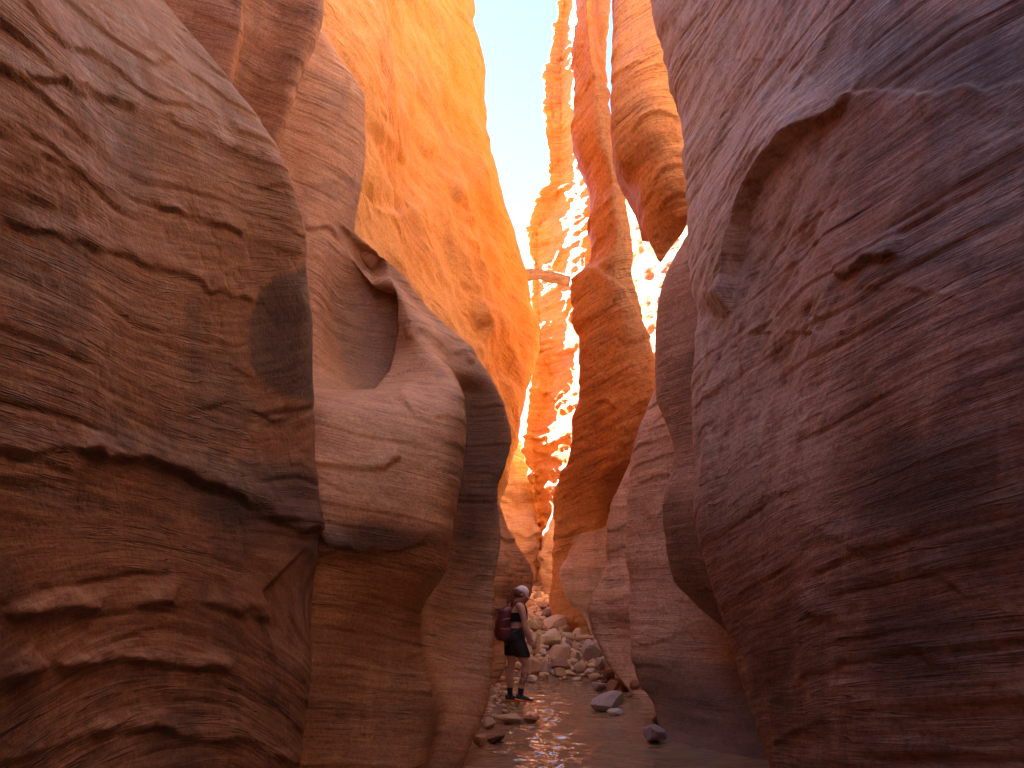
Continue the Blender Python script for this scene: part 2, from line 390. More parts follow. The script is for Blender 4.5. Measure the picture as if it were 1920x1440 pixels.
B1 = rail((-700, 420, 8.6), (-300, 500, 8.7), (100, 560, 8.7), (300, 545, 8.6), (500, 600, 8.6), (680, 612, 8.4), (722, 614, 8.1), (745, 615, 7.0), (770, 607, 6.55), (900, 612, 6.3), (1030, 622, 6.2), (1070, 625, 6.35), (1200, 600, 6.4), (1440, 575, 6.4))
B0 = rail((-700, 250, 8.0), (-300, 380, 8.2), (100, 430, 8.2), (500, 480, 8.2), (700, 500, 8.0), (745, 520, 7.0), (900, 545, 6.2), (1440, 520, 6.2))
_stB = strata(0.010, 6.0, broad=0.04, planes=True)
def disp_B(x, y, z, px, py, B):
    d = _stB(x, y, z, px, py, B)
    d += ledge(px, py, [(560, 1000), (640, 1030), (720, 1040), (790, 1020), (830, 960)], 0.02, 6, 60)
    d += ledge(px, py, [(590, 880), (650, 872), (720, 875), (760, 860)], 0.05, 4, 40)
    d += ledge(px, py, [(560, 420), (640, 440), (700, 470)], 0.05, 5, 60)
    d -= 0.26*smooth(-5, 5, seg_dist(px, py, [(690, 740), (728, 690), (742, 620), (738, 540), (715, 480), (660, 440)])[0])*blob(px, py, 690, 600, 75, 150, 0.5)*(z > 3.6)
    d += ledge(px, py, [(760, 640), (790, 628), (850, 665), (890, 680)], 0.05, 4, 40)
    d += ledge(px, py, [(730, 745), (790, 770), (850, 780)], 0.03, 4, 50)
    return d
def stain_shade_B(x, y, z, px, py, B):
    return np.clip(0.8*blob(px, py, 690, 1012, 140, 36, 0.8) + 0.45*blob(px, py, 690, 600, 60, 130, 0.5) + 0.5*blob(px, py, 895, 850, 62, 190, 0.4), 0, 1)  # first term varnish; the other two paint shade of recess and arched hollow
loft('canyon_wall_left', [B0, B1, B2, B3, B4, B5, off(B5, -0.15, 0.3), off(B5, -1.0, 0.9), off(B5, -8, 1.6)], M_mid, 11.5, 0.018, 13.8,
     [30, 60, 70, 36, 50, 16, 24, 10], side=1, disp=disp_B, bed=lambda x, y, z, px, py: z + 0.18*(x + 1.5) + 0.06*fbm(x*.5, y*.5, z*.5, 2), stain=stain_shade_B,
     pale=lambda x, y, z, px, py, B: 0.7*blob(px, py, 760, 780, 190, 190, 0.5),
     label='sandstone wall with a shelf, a rounded nose and an arched hollow left of the hiker')

# the glowing wall further in
F_edge = rail((-700, 870, 21), (-300, 880, 21), (0, 890, 21), (150, 902, 21), (280, 912, 21), (400, 945, 21), (520, 975, 21), (580, 990, 21), (620, 1000, 21), (690, 997, 20.5), (760, 985, 20), (850, 962, 19), (920, 946, 18), (1000, 938, 17), (1150, 930, 16), (1300, 900, 15))
F3 = rail((-700, 800, 18), (0, 830, 18), (280, 850, 18), (400, 880, 18.2), (620, 930, 18.5), (760, 940, 18), (850, 930, 17.5), (920, 925, 17), (1000, 922, 16), (1300, 890, 14.5))
F2 = rail((-700, 700, 15), (0, 740, 15), (280, 760, 15), (400, 770, 14.8), (520, 800, 15), (620, 860, 15.5), (760, 890, 15.5), (900, 900, 15), (1300, 870, 13.8))
F1 = rail((-700, 600, 12), (0, 670, 12), (280, 700, 12), (400, 715, 12.2), (620, 780, 12.6), (760, 830, 13), (1300, 830, 13))
F0 = rail((-700, 400, 10.3), (0, 540, 10.3), (400, 600, 10.5), (760, 700, 11), (1300, 760, 11.5))
_stF = strata(0.035, 3, broad=0.20, warp=0.6)
def disp_F(x, y, z, px, py, B):
    d = _stF(x, y, z, px, py, B)
    # a sheet spalled off: a smooth hollow
    poly = [(690, 150), (700, 230), (760, 300), (805, 350), (790, 385), (750, 400), (722, 385)]
    d -= 0.12 * smooth(8, -8, seg_dist(px, py, poly)[0]) * blob(px, py, 720, 300, 95, 120, 0.35)
    d += ledge(px, py, [(760, 240), (830, 330), (880, 420), (900, 560), (905, 700)], 0.25, 6, 90)
    return d
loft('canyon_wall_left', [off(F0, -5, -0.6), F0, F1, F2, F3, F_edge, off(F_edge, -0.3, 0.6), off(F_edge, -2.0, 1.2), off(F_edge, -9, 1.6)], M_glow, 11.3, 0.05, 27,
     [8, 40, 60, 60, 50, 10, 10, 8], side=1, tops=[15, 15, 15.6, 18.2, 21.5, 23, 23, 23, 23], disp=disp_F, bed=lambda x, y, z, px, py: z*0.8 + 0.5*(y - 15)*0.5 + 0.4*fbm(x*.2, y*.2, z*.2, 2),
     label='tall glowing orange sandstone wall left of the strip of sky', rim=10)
G_edge = rail((940, 935, 14.8), (1000, 958, 14.8), (1040, 980, 14.8), (1080, 1000, 14.9), (1105, 998, 14.9), (1150, 975, 14.8), (1200, 958, 14.6), (1250, 945, 14.4), (1300, 925, 14.2), (1340, 915, 14.0))
loft('rock_fin', [off(G_edge, -2.2, -1.4), off(G_edge, -0.45, -0.7), off(G_edge, -0.22, -0.25), G_edge, off(G_edge, -0.1, 0.3), off(G_edge, -1.5, 0.9), off(G_edge, -4, 1.2)], M_mid, 3.6, 0.025, 3.7,
     [8, 20, 16, 10, 10, 6], side=1, disp=strata(0.04, 5), rim=1.5, label='low rounded sandstone fin behind the hiker with a bright right edge')

# ------------------------------------------------------------------ right side of the canyon
H_edge = rail((-700, 1160, 8.6), (-300, 1190, 8.3), (0, 1225, 7.9), (80, 1240, 7.75), (150, 1260, 7.6), (300, 1282, 7.2), (420, 1300, 6.9), (700, 1305, 6.3), (900, 1308, 6.05), (1000, 1312, 5.95), (1110, 1342, 5.8),
              (1230, 1380, 5.6), (1340, 1412, 5.4), (1440, 1445, 5.2), (1600, 1500, 5.0))
H2 = rail((-700, 1340, 6.2), (0, 1385, 5.7), (400, 1430, 5.05), (700, 1450, 4.7), (1000, 1450, 4.5), (1200, 1480, 4.4), (1440, 1530, 4.2))
H3 = rail((-700, 1530, 4.8), (-300, 1560, 4.5), (0, 1560, 4.25), (400, 1590, 3.9), (700, 1620, 3.6), (950, 1600, 3.6), (1440, 1620, 3.45))
H4 = rail((-700, 1730, 3.9), (0, 1740, 3.5), (400, 1760, 3.25), (800, 1760, 3.1), (1440, 1780, 3.05))
H5 = rail((-700, 1930, 3.3), (0, 1950, 2.95), (720, 1960, 2.7), (1440, 1960, 2.8))
_stH = strata(0.009, 7.0, broad=0.04, planes=True)
def disp_H(x, y, z, px, py, B):
    d = _stH(x, y, z, px, py, B)
    vis = (y > 1.0)
    q = lambda *a, **k: ledge(px, py, *a, **k) * vis
    left = smooth(1640, 1500, px) * vis
    # flaking slabs running down to the left
    v = (px - 1480) * 0.85 + (py - 400) * 0.40
    vv = fbm(v/60.0, py/420.0 + 3, z*0 + 0.5, 4, gain=0.6)
    d += 0.026 * np.tanh(vv*3) * left * smooth(900, 500, py)
    vw = fbm(px/26.0, py/330.0 + 9, z*0 + 2.5, 3)
    d += 0.018 * np.tanh(vw*2) * left * smooth(450, 650, py) * smooth(1150, 900, py) * smooth(1480, 1380, px)
    fl = [(1640, 110), (1580, 205), (1500, 262), (1440, 340), (1405, 430), (1385, 520), (1378, 600)]
    d += q(fl[::-1], -0.0, 5, 60)
    dd, t = seg_dist(px, py, fl)
    e = smooth(0, 0.38, t)*smooth(1, 0.9, t)
    d += 0.15 * e * smooth(-3, 3, -dd) * (1 - smooth(0, 130, -dd)) * vis
    d += q([(1700, 470), (1620, 500), (1560, 520)][::-1], 0.05, 5, 60)
    d += q([(1560, 540), (1700, 545), (1800, 570)], 0.02, 5, 50)
    d += q([(1500, 985), (1640, 1040), (1780, 1090), (1960, 1170)], 0.010, 5, 60)
    d += q([(1480, 1130), (1640, 1200), (1800, 1260), (1960, 1320)], 0.010, 5, 60)
    d += q([(1560, 180), (1700, 165), (1960, 165)][::-1], 0.03, 5, 60)
    return d
def bed_H(x, y, z, px, py):
    return z + 0.18*smooth(3.5, 1.0, z)*(y - 3.5) + 0.05*fbm(x*0.5, y*0.5, z*0.5, 2)
def stain_H(x, y, z, px, py, B):
    s = 0.55*blob(px, py, 1800, 110, 260, 75, 0.6) + 0.5*blob(px, py, 1740, 480, 180, 40, 0.6) + 0.5*blob(px, py, 1700, 900, 130, 80, 0.6)
    s += 0.45*blob(px, py, 1690, 1220, 150, 80, 0.8) + 0.35*smooth(1560, 1700, px)*smooth(500, 900, py)
    return np.clip(s, 0, 1)*(y > 1)
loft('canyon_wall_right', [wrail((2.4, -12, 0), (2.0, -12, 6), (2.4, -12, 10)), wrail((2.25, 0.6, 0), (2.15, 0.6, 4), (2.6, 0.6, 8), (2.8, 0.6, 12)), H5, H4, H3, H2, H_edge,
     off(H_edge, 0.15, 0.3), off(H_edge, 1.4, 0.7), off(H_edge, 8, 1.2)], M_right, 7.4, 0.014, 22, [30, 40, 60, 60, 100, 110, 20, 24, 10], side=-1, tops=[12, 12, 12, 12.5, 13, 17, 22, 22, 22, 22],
     disp=disp_H, bed=bed_H, stain=stain_H, pale=lambda x, y, z, px, py, B: 1.0*smooth(1640, 1480, px)*smooth(1200, 750, py)*(y > 1),  # pale colour stands in for light grazing the left flank
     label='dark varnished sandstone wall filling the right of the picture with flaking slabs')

I_edge = rail((-300, 1420, 9), (200, 1370, 9), (380, 1315, 9.2), (430, 1292, 9.2), (540, 1240, 9.4), (640, 1231, 9.5), (740, 1229, 9.5), (800, 1248, 9.4), (840, 1261, 9.3), (955, 1241, 9.3), (1030, 1248, 9.3), (1085, 1262, 9.3), (1130, 1300, 9.2),
              (1180, 1360, 9.1), (1250, 1440, 9.0), (1440, 1560, 8.8))
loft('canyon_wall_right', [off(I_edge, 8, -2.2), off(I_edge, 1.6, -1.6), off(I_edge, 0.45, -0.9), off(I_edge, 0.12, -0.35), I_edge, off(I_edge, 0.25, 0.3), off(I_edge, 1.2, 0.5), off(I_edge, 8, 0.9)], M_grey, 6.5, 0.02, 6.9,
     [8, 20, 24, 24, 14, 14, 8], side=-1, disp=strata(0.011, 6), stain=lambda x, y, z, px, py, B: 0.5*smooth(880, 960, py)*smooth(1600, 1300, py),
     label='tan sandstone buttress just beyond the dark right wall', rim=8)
J_edge = rail((640, 1262, 11), (737, 1229, 11.2), (817, 1197, 11.3), (889, 1179, 11.4), (960, 1171, 11.4), (1008, 1168, 11.4), (1048, 1169, 11.3), (1095, 1177, 11.2), (1207, 1182, 10.9), (1251, 1190, 10.7), (1276, 1201, 10.5), (1318, 1226, 10.1),
              (1354, 1240, 9.8), (1393, 1250, 9.3), (1440, 1272, 8.8))
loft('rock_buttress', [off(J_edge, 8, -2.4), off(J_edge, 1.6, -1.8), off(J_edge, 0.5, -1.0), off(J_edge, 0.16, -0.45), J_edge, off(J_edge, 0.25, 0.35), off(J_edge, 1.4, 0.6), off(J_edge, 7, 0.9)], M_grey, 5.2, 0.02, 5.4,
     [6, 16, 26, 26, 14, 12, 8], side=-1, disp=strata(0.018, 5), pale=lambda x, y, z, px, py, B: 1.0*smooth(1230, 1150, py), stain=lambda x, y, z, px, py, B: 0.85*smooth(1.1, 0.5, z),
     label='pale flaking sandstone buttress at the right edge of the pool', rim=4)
K_edge = rail((640, 1250, 14.5), (740, 1226, 14.5), (817, 1196, 14.5), (878, 1176, 14.5), (918, 1158, 14.5), (947, 1146, 14.5), (1008, 1138, 14.5), (1048, 1140, 14.5), (1082, 1129, 14.4), (1145, 1102, 14.3), (1173, 1107, 14.3), (1218, 1126, 14.1),
              (1257, 1148, 13.9), (1290, 1175, 13.6), (1330, 1200, 13.2))
loft('rock_buttress', [off(K_edge, 7, -2.2), off(K_edge, 1.4, -0.9), off(K_edge, 0.45, -0.25), K_edge, off(K_edge, 0.2, 0.5), off(K_edge, 1.5, 0.9), off(K_edge, 6, 1.2)], M_grey, 6.6, 0.03, 6.8,
     [6, 16, 22, 12, 12, 8], side=-1, disp=strata(0.018, 5), label='sandstone buttress with a shaded triangular face above the pool', rim=4)
M_edge = rail((860, 1165, 19), (925, 1136, 19), (940, 1121, 19), (979, 1096, 19), (1040, 1063, 19), (1073, 1051, 19), (1095, 1050, 19), (1115, 1059, 19), (1137, 1076, 18.9), (1151, 1093, 18.8), (1180, 1105, 18.6))
loft('rock_buttress', [off(M_edge, 6, -2.4), off(M_edge, 1.5, -1.5), off(M_edge, 0.5, -0.7), M_edge, off(M_edge, 0.25, 0.7), off(M_edge, 1.5, 1.1), off(M_edge, 6, 1.5)], M_grey, 5.6, 0.04, 5.7,
     [6, 16, 22, 12, 12, 8], side=-1, disp=strata(0.06, 3), label='rounded salmon sandstone lump beside the boulder pile', rim=4)

T_l = rail((-700, 1150, 13), (0, 1150, 13), (119, 1150, 13), (183, 1143, 13), (257, 1150, 13), (298, 1161, 13), (348, 1193, 13), (403, 1202, 13), (458, 1216, 13), (480, 1228, 13), (494, 1237, 13))
T_r = rail((-700, 1330, 12), (0, 1300, 12), (150, 1272, 12), (200, 1263, 12), (260, 1274, 12), (321, 1284, 12), (399, 1290, 12.2), (435, 1280, 12.5), (470, 1255, 12.8), (494, 1239, 13))
T_tip = W(1237, 494, 13)[2]
def offz(r, dx, dy):
    g = smooth(T_tip, T_tip + 1.6, r[:, 2])
    return r + np.stack([dx*g, dy*g, 0*g], 1)
T_zs = np.linspace(T_tip, 36, 200)
T_l, T_r = between(T_l, T_l, 0, zs=T_zs), between(T_r, T_r, 0, zs=T_zs)
T_mid = lambda f, dy: offz(T_r*(1-f) + T_l*f, 0, dy)
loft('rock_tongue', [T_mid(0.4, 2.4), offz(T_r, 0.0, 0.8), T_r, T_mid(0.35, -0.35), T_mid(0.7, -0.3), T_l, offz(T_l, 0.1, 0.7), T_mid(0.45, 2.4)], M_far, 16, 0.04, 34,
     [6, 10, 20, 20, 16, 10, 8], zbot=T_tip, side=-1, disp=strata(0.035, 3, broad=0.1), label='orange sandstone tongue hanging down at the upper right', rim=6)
U_l = rail((-700, 1085, 17), (0, 1090, 17), (32, 1092, 17), (50, 1078, 17), (137, 1079, 17), (229, 1074, 17), (303, 1083, 17), (339, 1097, 17), (367, 1102, 17), (412, 1097, 17), (470, 1104, 17), (500, 1096, 17), (527, 1070, 17), (596, 1074, 17), (636, 1090, 17),
           (744, 1091, 17.3), (780, 1077, 17.6), (853, 1069, 18), (889, 1055, 18.4), (925, 1044, 18.8), (961, 1040, 19.2), (1050, 1035, 20))
U_r = rail((-700, 1100, 16), (32, 1110, 16), (105, 1118, 16), (179, 1138, 16), (261, 1143, 16), (321, 1161, 16), (412, 1174, 16), (449, 1180, 16), (518, 1186, 16), (564, 1200, 16), (651, 1216, 16), (740, 1240, 16), (870, 1215, 16.6), (900, 1200, 17), (1000, 1180, 18.5), (1100, 1170, 19))
def disp_U(x, y, z, px, py, B):
    d = _stU(x, y, z, px, py, B)
    d -= 0.10*smooth(-6, 6, seg_dist(px, py, [(1060, 490), (1115, 500), (1170, 540), (1200, 590), (1230, 660)])[0])*smooth(200, 0, np.abs(py - 540))
    return d
_stU = strata(0.045, 3, broad=0.09, warp=0.5)
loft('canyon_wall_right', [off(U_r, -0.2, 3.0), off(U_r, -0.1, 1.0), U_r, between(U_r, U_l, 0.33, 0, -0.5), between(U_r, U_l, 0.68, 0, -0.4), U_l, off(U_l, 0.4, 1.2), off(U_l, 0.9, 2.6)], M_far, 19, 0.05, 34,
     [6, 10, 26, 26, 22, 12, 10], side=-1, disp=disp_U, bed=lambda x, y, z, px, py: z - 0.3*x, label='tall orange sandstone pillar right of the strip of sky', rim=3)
V_l = rail((-700, 1050, 27), (0, 1054, 27), (69, 1038, 27), (115, 1031, 27), (151, 1022, 27), (252, 1023, 27), (294, 1031, 27), (335, 1033, 27), (362, 1015, 27), (413, 997, 27), (468, 996, 27), (491, 1006, 27), (550, 1003, 27), (615, 1008, 27), (660, 1008, 27),
           (690, 1000, 27), (762, 994, 27), (824, 985, 27), (835, 982, 27), (882, 994, 27), (960, 1010, 27), (1100, 1020, 27))
V_m = rail((-700, 1065, 27), (0, 1060, 27), (100, 1055, 27), (330, 1052, 27), (400, 1036, 27), (440, 1008, 27), (600, 1012, 27), (660, 1014, 27), (700, 1028, 27), (760, 1022, 27), (830, 998, 27), (900, 1004, 27), (1100, 1026, 27))
V_r = rail((-700, 1110, 24.7), (0, 1105, 24.7), (200, 1100, 24.7), (400, 1116, 24.7), (520, 1098, 24.7), (700, 1108, 24.7), (800, 1098, 24.7), (900, 1080, 24.7), (1100, 1075, 24.7))
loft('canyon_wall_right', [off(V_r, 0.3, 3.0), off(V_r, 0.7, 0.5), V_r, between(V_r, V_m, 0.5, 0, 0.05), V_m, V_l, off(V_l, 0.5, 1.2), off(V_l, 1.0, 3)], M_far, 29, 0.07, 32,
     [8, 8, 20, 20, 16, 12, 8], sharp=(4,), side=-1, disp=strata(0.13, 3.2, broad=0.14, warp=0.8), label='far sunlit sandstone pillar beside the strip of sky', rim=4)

L_sunblock = wrail((-5.5, 22, 0), (-5.2, 22, 8), (-6, 22, 13))  # unseen wall, added to keep direct sun off the boulder pile
loft('canyon_wall_left', [off(L_sunblock, -4, -1), L_sunblock, off(L_sunblock, 0.3, 8), off(L_sunblock, -0.4, 16), off(L_sunblock, -1.0, 26)], M_far, 11.5, 0.12, 11.8, [6, 30, 30, 30], side=1,
     disp=strata(0.15, 2, broad=0.4), label='unseen wall added beyond the left bend to block the sun', rim=12)
# backdrop bends of the canyon
def far_wall(label, pts, dx0, dx1, mat, zt, side):
    r = rail(*pts)
    return loft('canyon_wall_far', [off(r, dx0, -1.0), off(r, dx0*0.4, -0.2), r, off(r, dx1*0.3, 0.8), off(r, dx1, 2.0)], mat, zt, 0.08, zt+0.2, [14, 18, 14, 14], side=side, disp=strata(0.15, 2, broad=0.2), label=label, rim=3)
Z_r = wrail((0, 0, -0.5), (0.3, 0, 12), (-0.3, 0, 26))
loft('canyon_wall_far', [off(Z_r, 12, 15), off(Z_r, 9.2, 19), off(Z_r, 8.0, 25), off(Z_r, 5.6, 33), off(Z_r, 4.2, 41), off(Z_r, 6, 48)], M_far, 24, 0.09, 24.5, [10, 30, 40, 40, 10], side=-1,
     disp=strata(0.12, 2, broad=0.35), label='far sunlit canyon wall seen through the gaps on the right', rim=3)
far_wall('grey fin at the back of the canyon, above the boulders', [(860, 996, 28), (900, 1003, 28), (940, 1012, 28), (1000, 1014, 27), (1050, 1008, 27), (1110, 1000, 27)], -3, -3, M_grey, 6.4, 1)
far_wall('shaded back wall where the slot bends away', [(850, 1075, 31), (920, 1070, 31), (1000, 1066, 31), (1110, 1070, 31)], -6, 2, M_grey, 6.6, 1)
far_wall('grey fin closing the canyon behind the boulder pile', [(850, 1062, 25), (900, 1050, 25), (950, 1040, 24.6), (1000, 1022, 24.5), (1060, 1014, 24.5), (1110, 1022, 24.5)], 3, 3, M_grey, 5.6, -1)

# ------------------------------------------------------------------ stream bed and water
def simple_mesh(name, verts, faces, mat, smooth_=False, parent=None, link=True):
    me = bpy.data.meshes.new(name); me.from_pydata([tuple(v) for v in verts], [], faces)
    if smooth_: me.polygons.foreach_set('use_smooth', np.ones(len(me.polygons), bool))
    me.materials.append(mat); o = bpy.data.objects.new(name, me); COL.objects.link(o)
    if parent: o.parent = parent
    return o
def tag(o, label, cat, group=None):
    o['label'] = label; o['category'] = cat
    if group: o['group'] = group
    return o
def grid_faces(a, b, closed=False):
    idx = np.arange(a*b).reshape(a, b)
    if closed: idx = np.concatenate([idx, idx[:, :1]], 1)
    return np.stack([idx[:-1, :-1], idx[1:, :-1], idx[1:, 1:], idx[:-1, 1:]], -1).reshape(-1, 4).tolist()

m_mud, n, l, b = new_mat('wet_sand'); t = NT(m_mud); P, X = t.pos()
l.new(t.ramp(t.noise(P, 3.0, 6, 0.7), [(0.3, (0.16, 0.09, 0.05)), (0.7, (0.34, 0.22, 0.13))]), b.inputs['Base Color'])
b.inputs['Roughness'].default_value = 0.7
l.new(t.bump(t.noise(P, 30, 5, 0.7), 0.6, 0.03), b.inputs['Normal'])
def bed_height(x, y):
    x, y = np.asarray(x, float), np.asarray(y, float)
    z = -0.22 + 0.03*fbm(x*1.5, y*1.5, x*0 + 1.3, 3)
    z = z + 0.32*smooth(14.6, 16.4, y) + 0.17*np.clip(y - 15.6, 0, 12)
    xe = np.interp(y, [8.2, 9.0, 10.0, 11.5, 12.6, 14.0, 15.5], [-0.75, -0.5, -0.25, 0.20, 0.30, 0.05, -0.3])
    bank = smooth(0.14, -0.30, x - xe + 0.10*fbm(x*2.5, y*2.5, x*0 + 6.1, 2))*smooth(8.0, 8.8, y)*smooth(16, 14.4, y)
    z = z + bank*(0.29 + 0.05*fbm(x*3, y*3, x*0, 3))
    return z
nx, ny = 200, 460
GX, GY = np.meshgrid(np.linspace(-7, 7, nx), np.linspace(-12, 46, ny), indexing='ij')
GZ = bed_height(GX, GY)
o = simple_mesh('stream_bed', np.stack([GX, GY, GZ], -1).reshape(-1, 3), grid_faces(nx, ny), m_mud, True); o['kind'] = 'structure'
m_land, n, l, b = new_mat('plateau_ground'); b.inputs['Base Color'].default_value = (0.4, 0.22, 0.12, 1); b.inputs['Roughness'].default_value = 0.9
o = simple_mesh('ground', [(-3000, -3000, -0.9), (3000, -3000, -0.9), (3000, 3000, -0.9), (-3000, 3000, -0.9)], [(0, 1, 2, 3)], m_land); o['kind'] = 'structure'
m_wat, n, l, b = new_mat('muddy_water'); t = NT(m_wat); P, X = t.pos()
l.new(t.ramp(t.noise(P, 0.8, 4, 0.6), [(0.3, (0.30, 0.19, 0.10)), (0.7, (0.40, 0.27, 0.15))]), b.inputs['Base Color'])
b.inputs['Roughness'].default_value = 0.035; b.inputs['IOR'].default_value = 1.33
# real ripples: finer in the riffle down the middle
wx, wy = np.linspace(-3.2, 5.0, 330), np.concatenate([np.linspace(-10, 6.6, 40), np.linspace(6.7, 17.5, 540)])
WX, WY = np.meshgrid(wx, wy, indexing='ij')
rif = np.exp(-((WX - 0.35 - 0.06*(11 - WY))/0.95)**2) * smooth(14.6, 12.4, WY)
w = 0.019*fbm(WX*3.2, WY*4.0, WX*0 + 0.7, 2) + 0.005*fbm(WX*8, WY*10, WX*0 + 3.7, 2)
WZ = w*(0.30 + 0.9*rif)
o = simple_mesh('water', np.stack([WX, WY, WZ], -1).reshape(-1, 3), grid_faces(*WX.shape), m_wat, True); o['kind'] = 'structure'

# ------------------------------------------------------------------ boulders
def stone_mat(name, c1, c2, spot=0.25):
    m, n, l, b = new_mat(name); t = NT(m)
    tc = t.node('ShaderNodeTexCoord').outputs['Object']
    a = t.noise(tc, 5.0, 5, 0.65, 0.4); g = t.noise(tc, 34.0, 4, 0.7)
    col = t.ramp(a, [(0.3, c1), (0.7, c2)])
    col = t.mix(t.math('MULTIPLY', t.step(g, 0.55, 0.7), spot), col, tuple(x*0.45 for x in c1))
    l.new(col, b.inputs['Base Color']); b.inputs['Roughness'].default_value = 0.78
    l.new(t.bump(t.math('ADD', a, t.math('MULTIPLY', g, 0.5)), 0.6, 0.03), b.inputs['Normal'])
    return m
STONE = dict(cream=stone_mat('stone_cream', (0.66, 0.49, 0.28), (0.82, 0.67, 0.42)), tan=stone_mat('stone_tan', (0.56, 0.38, 0.23), (0.72, 0.53, 0.34)),
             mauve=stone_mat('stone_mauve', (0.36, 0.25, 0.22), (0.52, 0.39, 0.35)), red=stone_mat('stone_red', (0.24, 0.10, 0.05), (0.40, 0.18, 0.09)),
             grey=stone_mat('stone_grey', (0.42, 0.35, 0.28), (0.60, 0.51, 0.42)), white=stone_mat('stone_white', (0.64, 0.56, 0.46), (0.80, 0.73, 0.62)),
             brown=stone_mat('stone_brown', (0.22, 0.12, 0.08), (0.36, 0.21, 0.14)))
def stone_mesh(seed, sub=3, cuts=7, rough=0.16):
    """a unit stone: an icosphere knocked flat by a few planes, edges worn"""
    rng = np.random.default_rng(seed)
    bm = bmesh.new(); bmesh.ops.create_icosphere(bm, subdivisions=sub, radius=1.0)
    v = np.array([q.co[:] for q in bm.verts])
    for _ in range(cuts):
        d = rng.normal(size=3); d /= np.linalg.norm(d); h = rng.uniform(0.45, 0.82)
        k = v @ d - h
        v = v - np.where(k > 0, k*0.95, 0)[:, None]*d
    o_ = rng.uniform(0, 50, 3)
    r = 1 + rough*fbm(v[:, 0]*1.3 + o_[0], v[:, 1]*1.3 + o_[1], v[:, 2]*1.3 + o_[2], 4)
    v = v*r[:, None]
    lo, hi = v.min(0), v.max(0); v = (v - (lo + hi)/2)/((hi - lo)/2)
    for q, c in zip(bm.verts, v): q.co = c
    me = bpy.data.meshes.new('stone')
    for f in bm.faces: f.smooth = True
    bm.to_mesh(me); bm.free(); me.set_sharp_from_angle(angle=math.radians(24)); return me
def on_bed(px, py):
    """where a pixel's ray meets the stream bed or the water"""
    a, b_ = (px - CX)/FPX, (CY - py)/FPX
    dy, dz = CP - SP*b_, SP + CP*b_
    ts = np.linspace(5, 34, 1500); X_, Y_, Z_ = a*ts, dy*ts, EYE + dz*ts
    H = np.maximum(bed_height(X_, Y_), 0.0)
    k = np.argmax(Z_ < H) if (Z_ < H).any() else len(ts) - 1
    return Vector((X_[k], Y_[k], H[k])), ts[k]
def boulder(cx, cy, w, h, col, label, seed, group=None, depth=0.9, roll=0, sink=0.12, name='boulder', sub=3, cuts=7, yaw=None, up=0.0):
    base, t_ = on_bed(cx, cy + h*0.46)
    sx, sz = w*t_/FPX/2, h*t_/FPX/2/0.96
    me = stone_mesh(seed, sub, cuts); me.materials.append(STONE[col])
    o = bpy.data.objects.new(name, me); COL.objects.link(o)
    o.scale = (sx, max(sx, sz)*depth, sz*1.06)
    o.rotation_euler = (0, math.radians(roll), math.radians(yaw if yaw is not None else (seed*37) % 24 - 12))
    o.location = base + Vector((0, max(sx, sz)*depth*0.55, sz*(1 - sink) + up))
    return tag(o, label, 'rock', group)
def cb(x, y): return 840 + x/3.6, 1040 + y/3.6      # positions measured on an enlargement
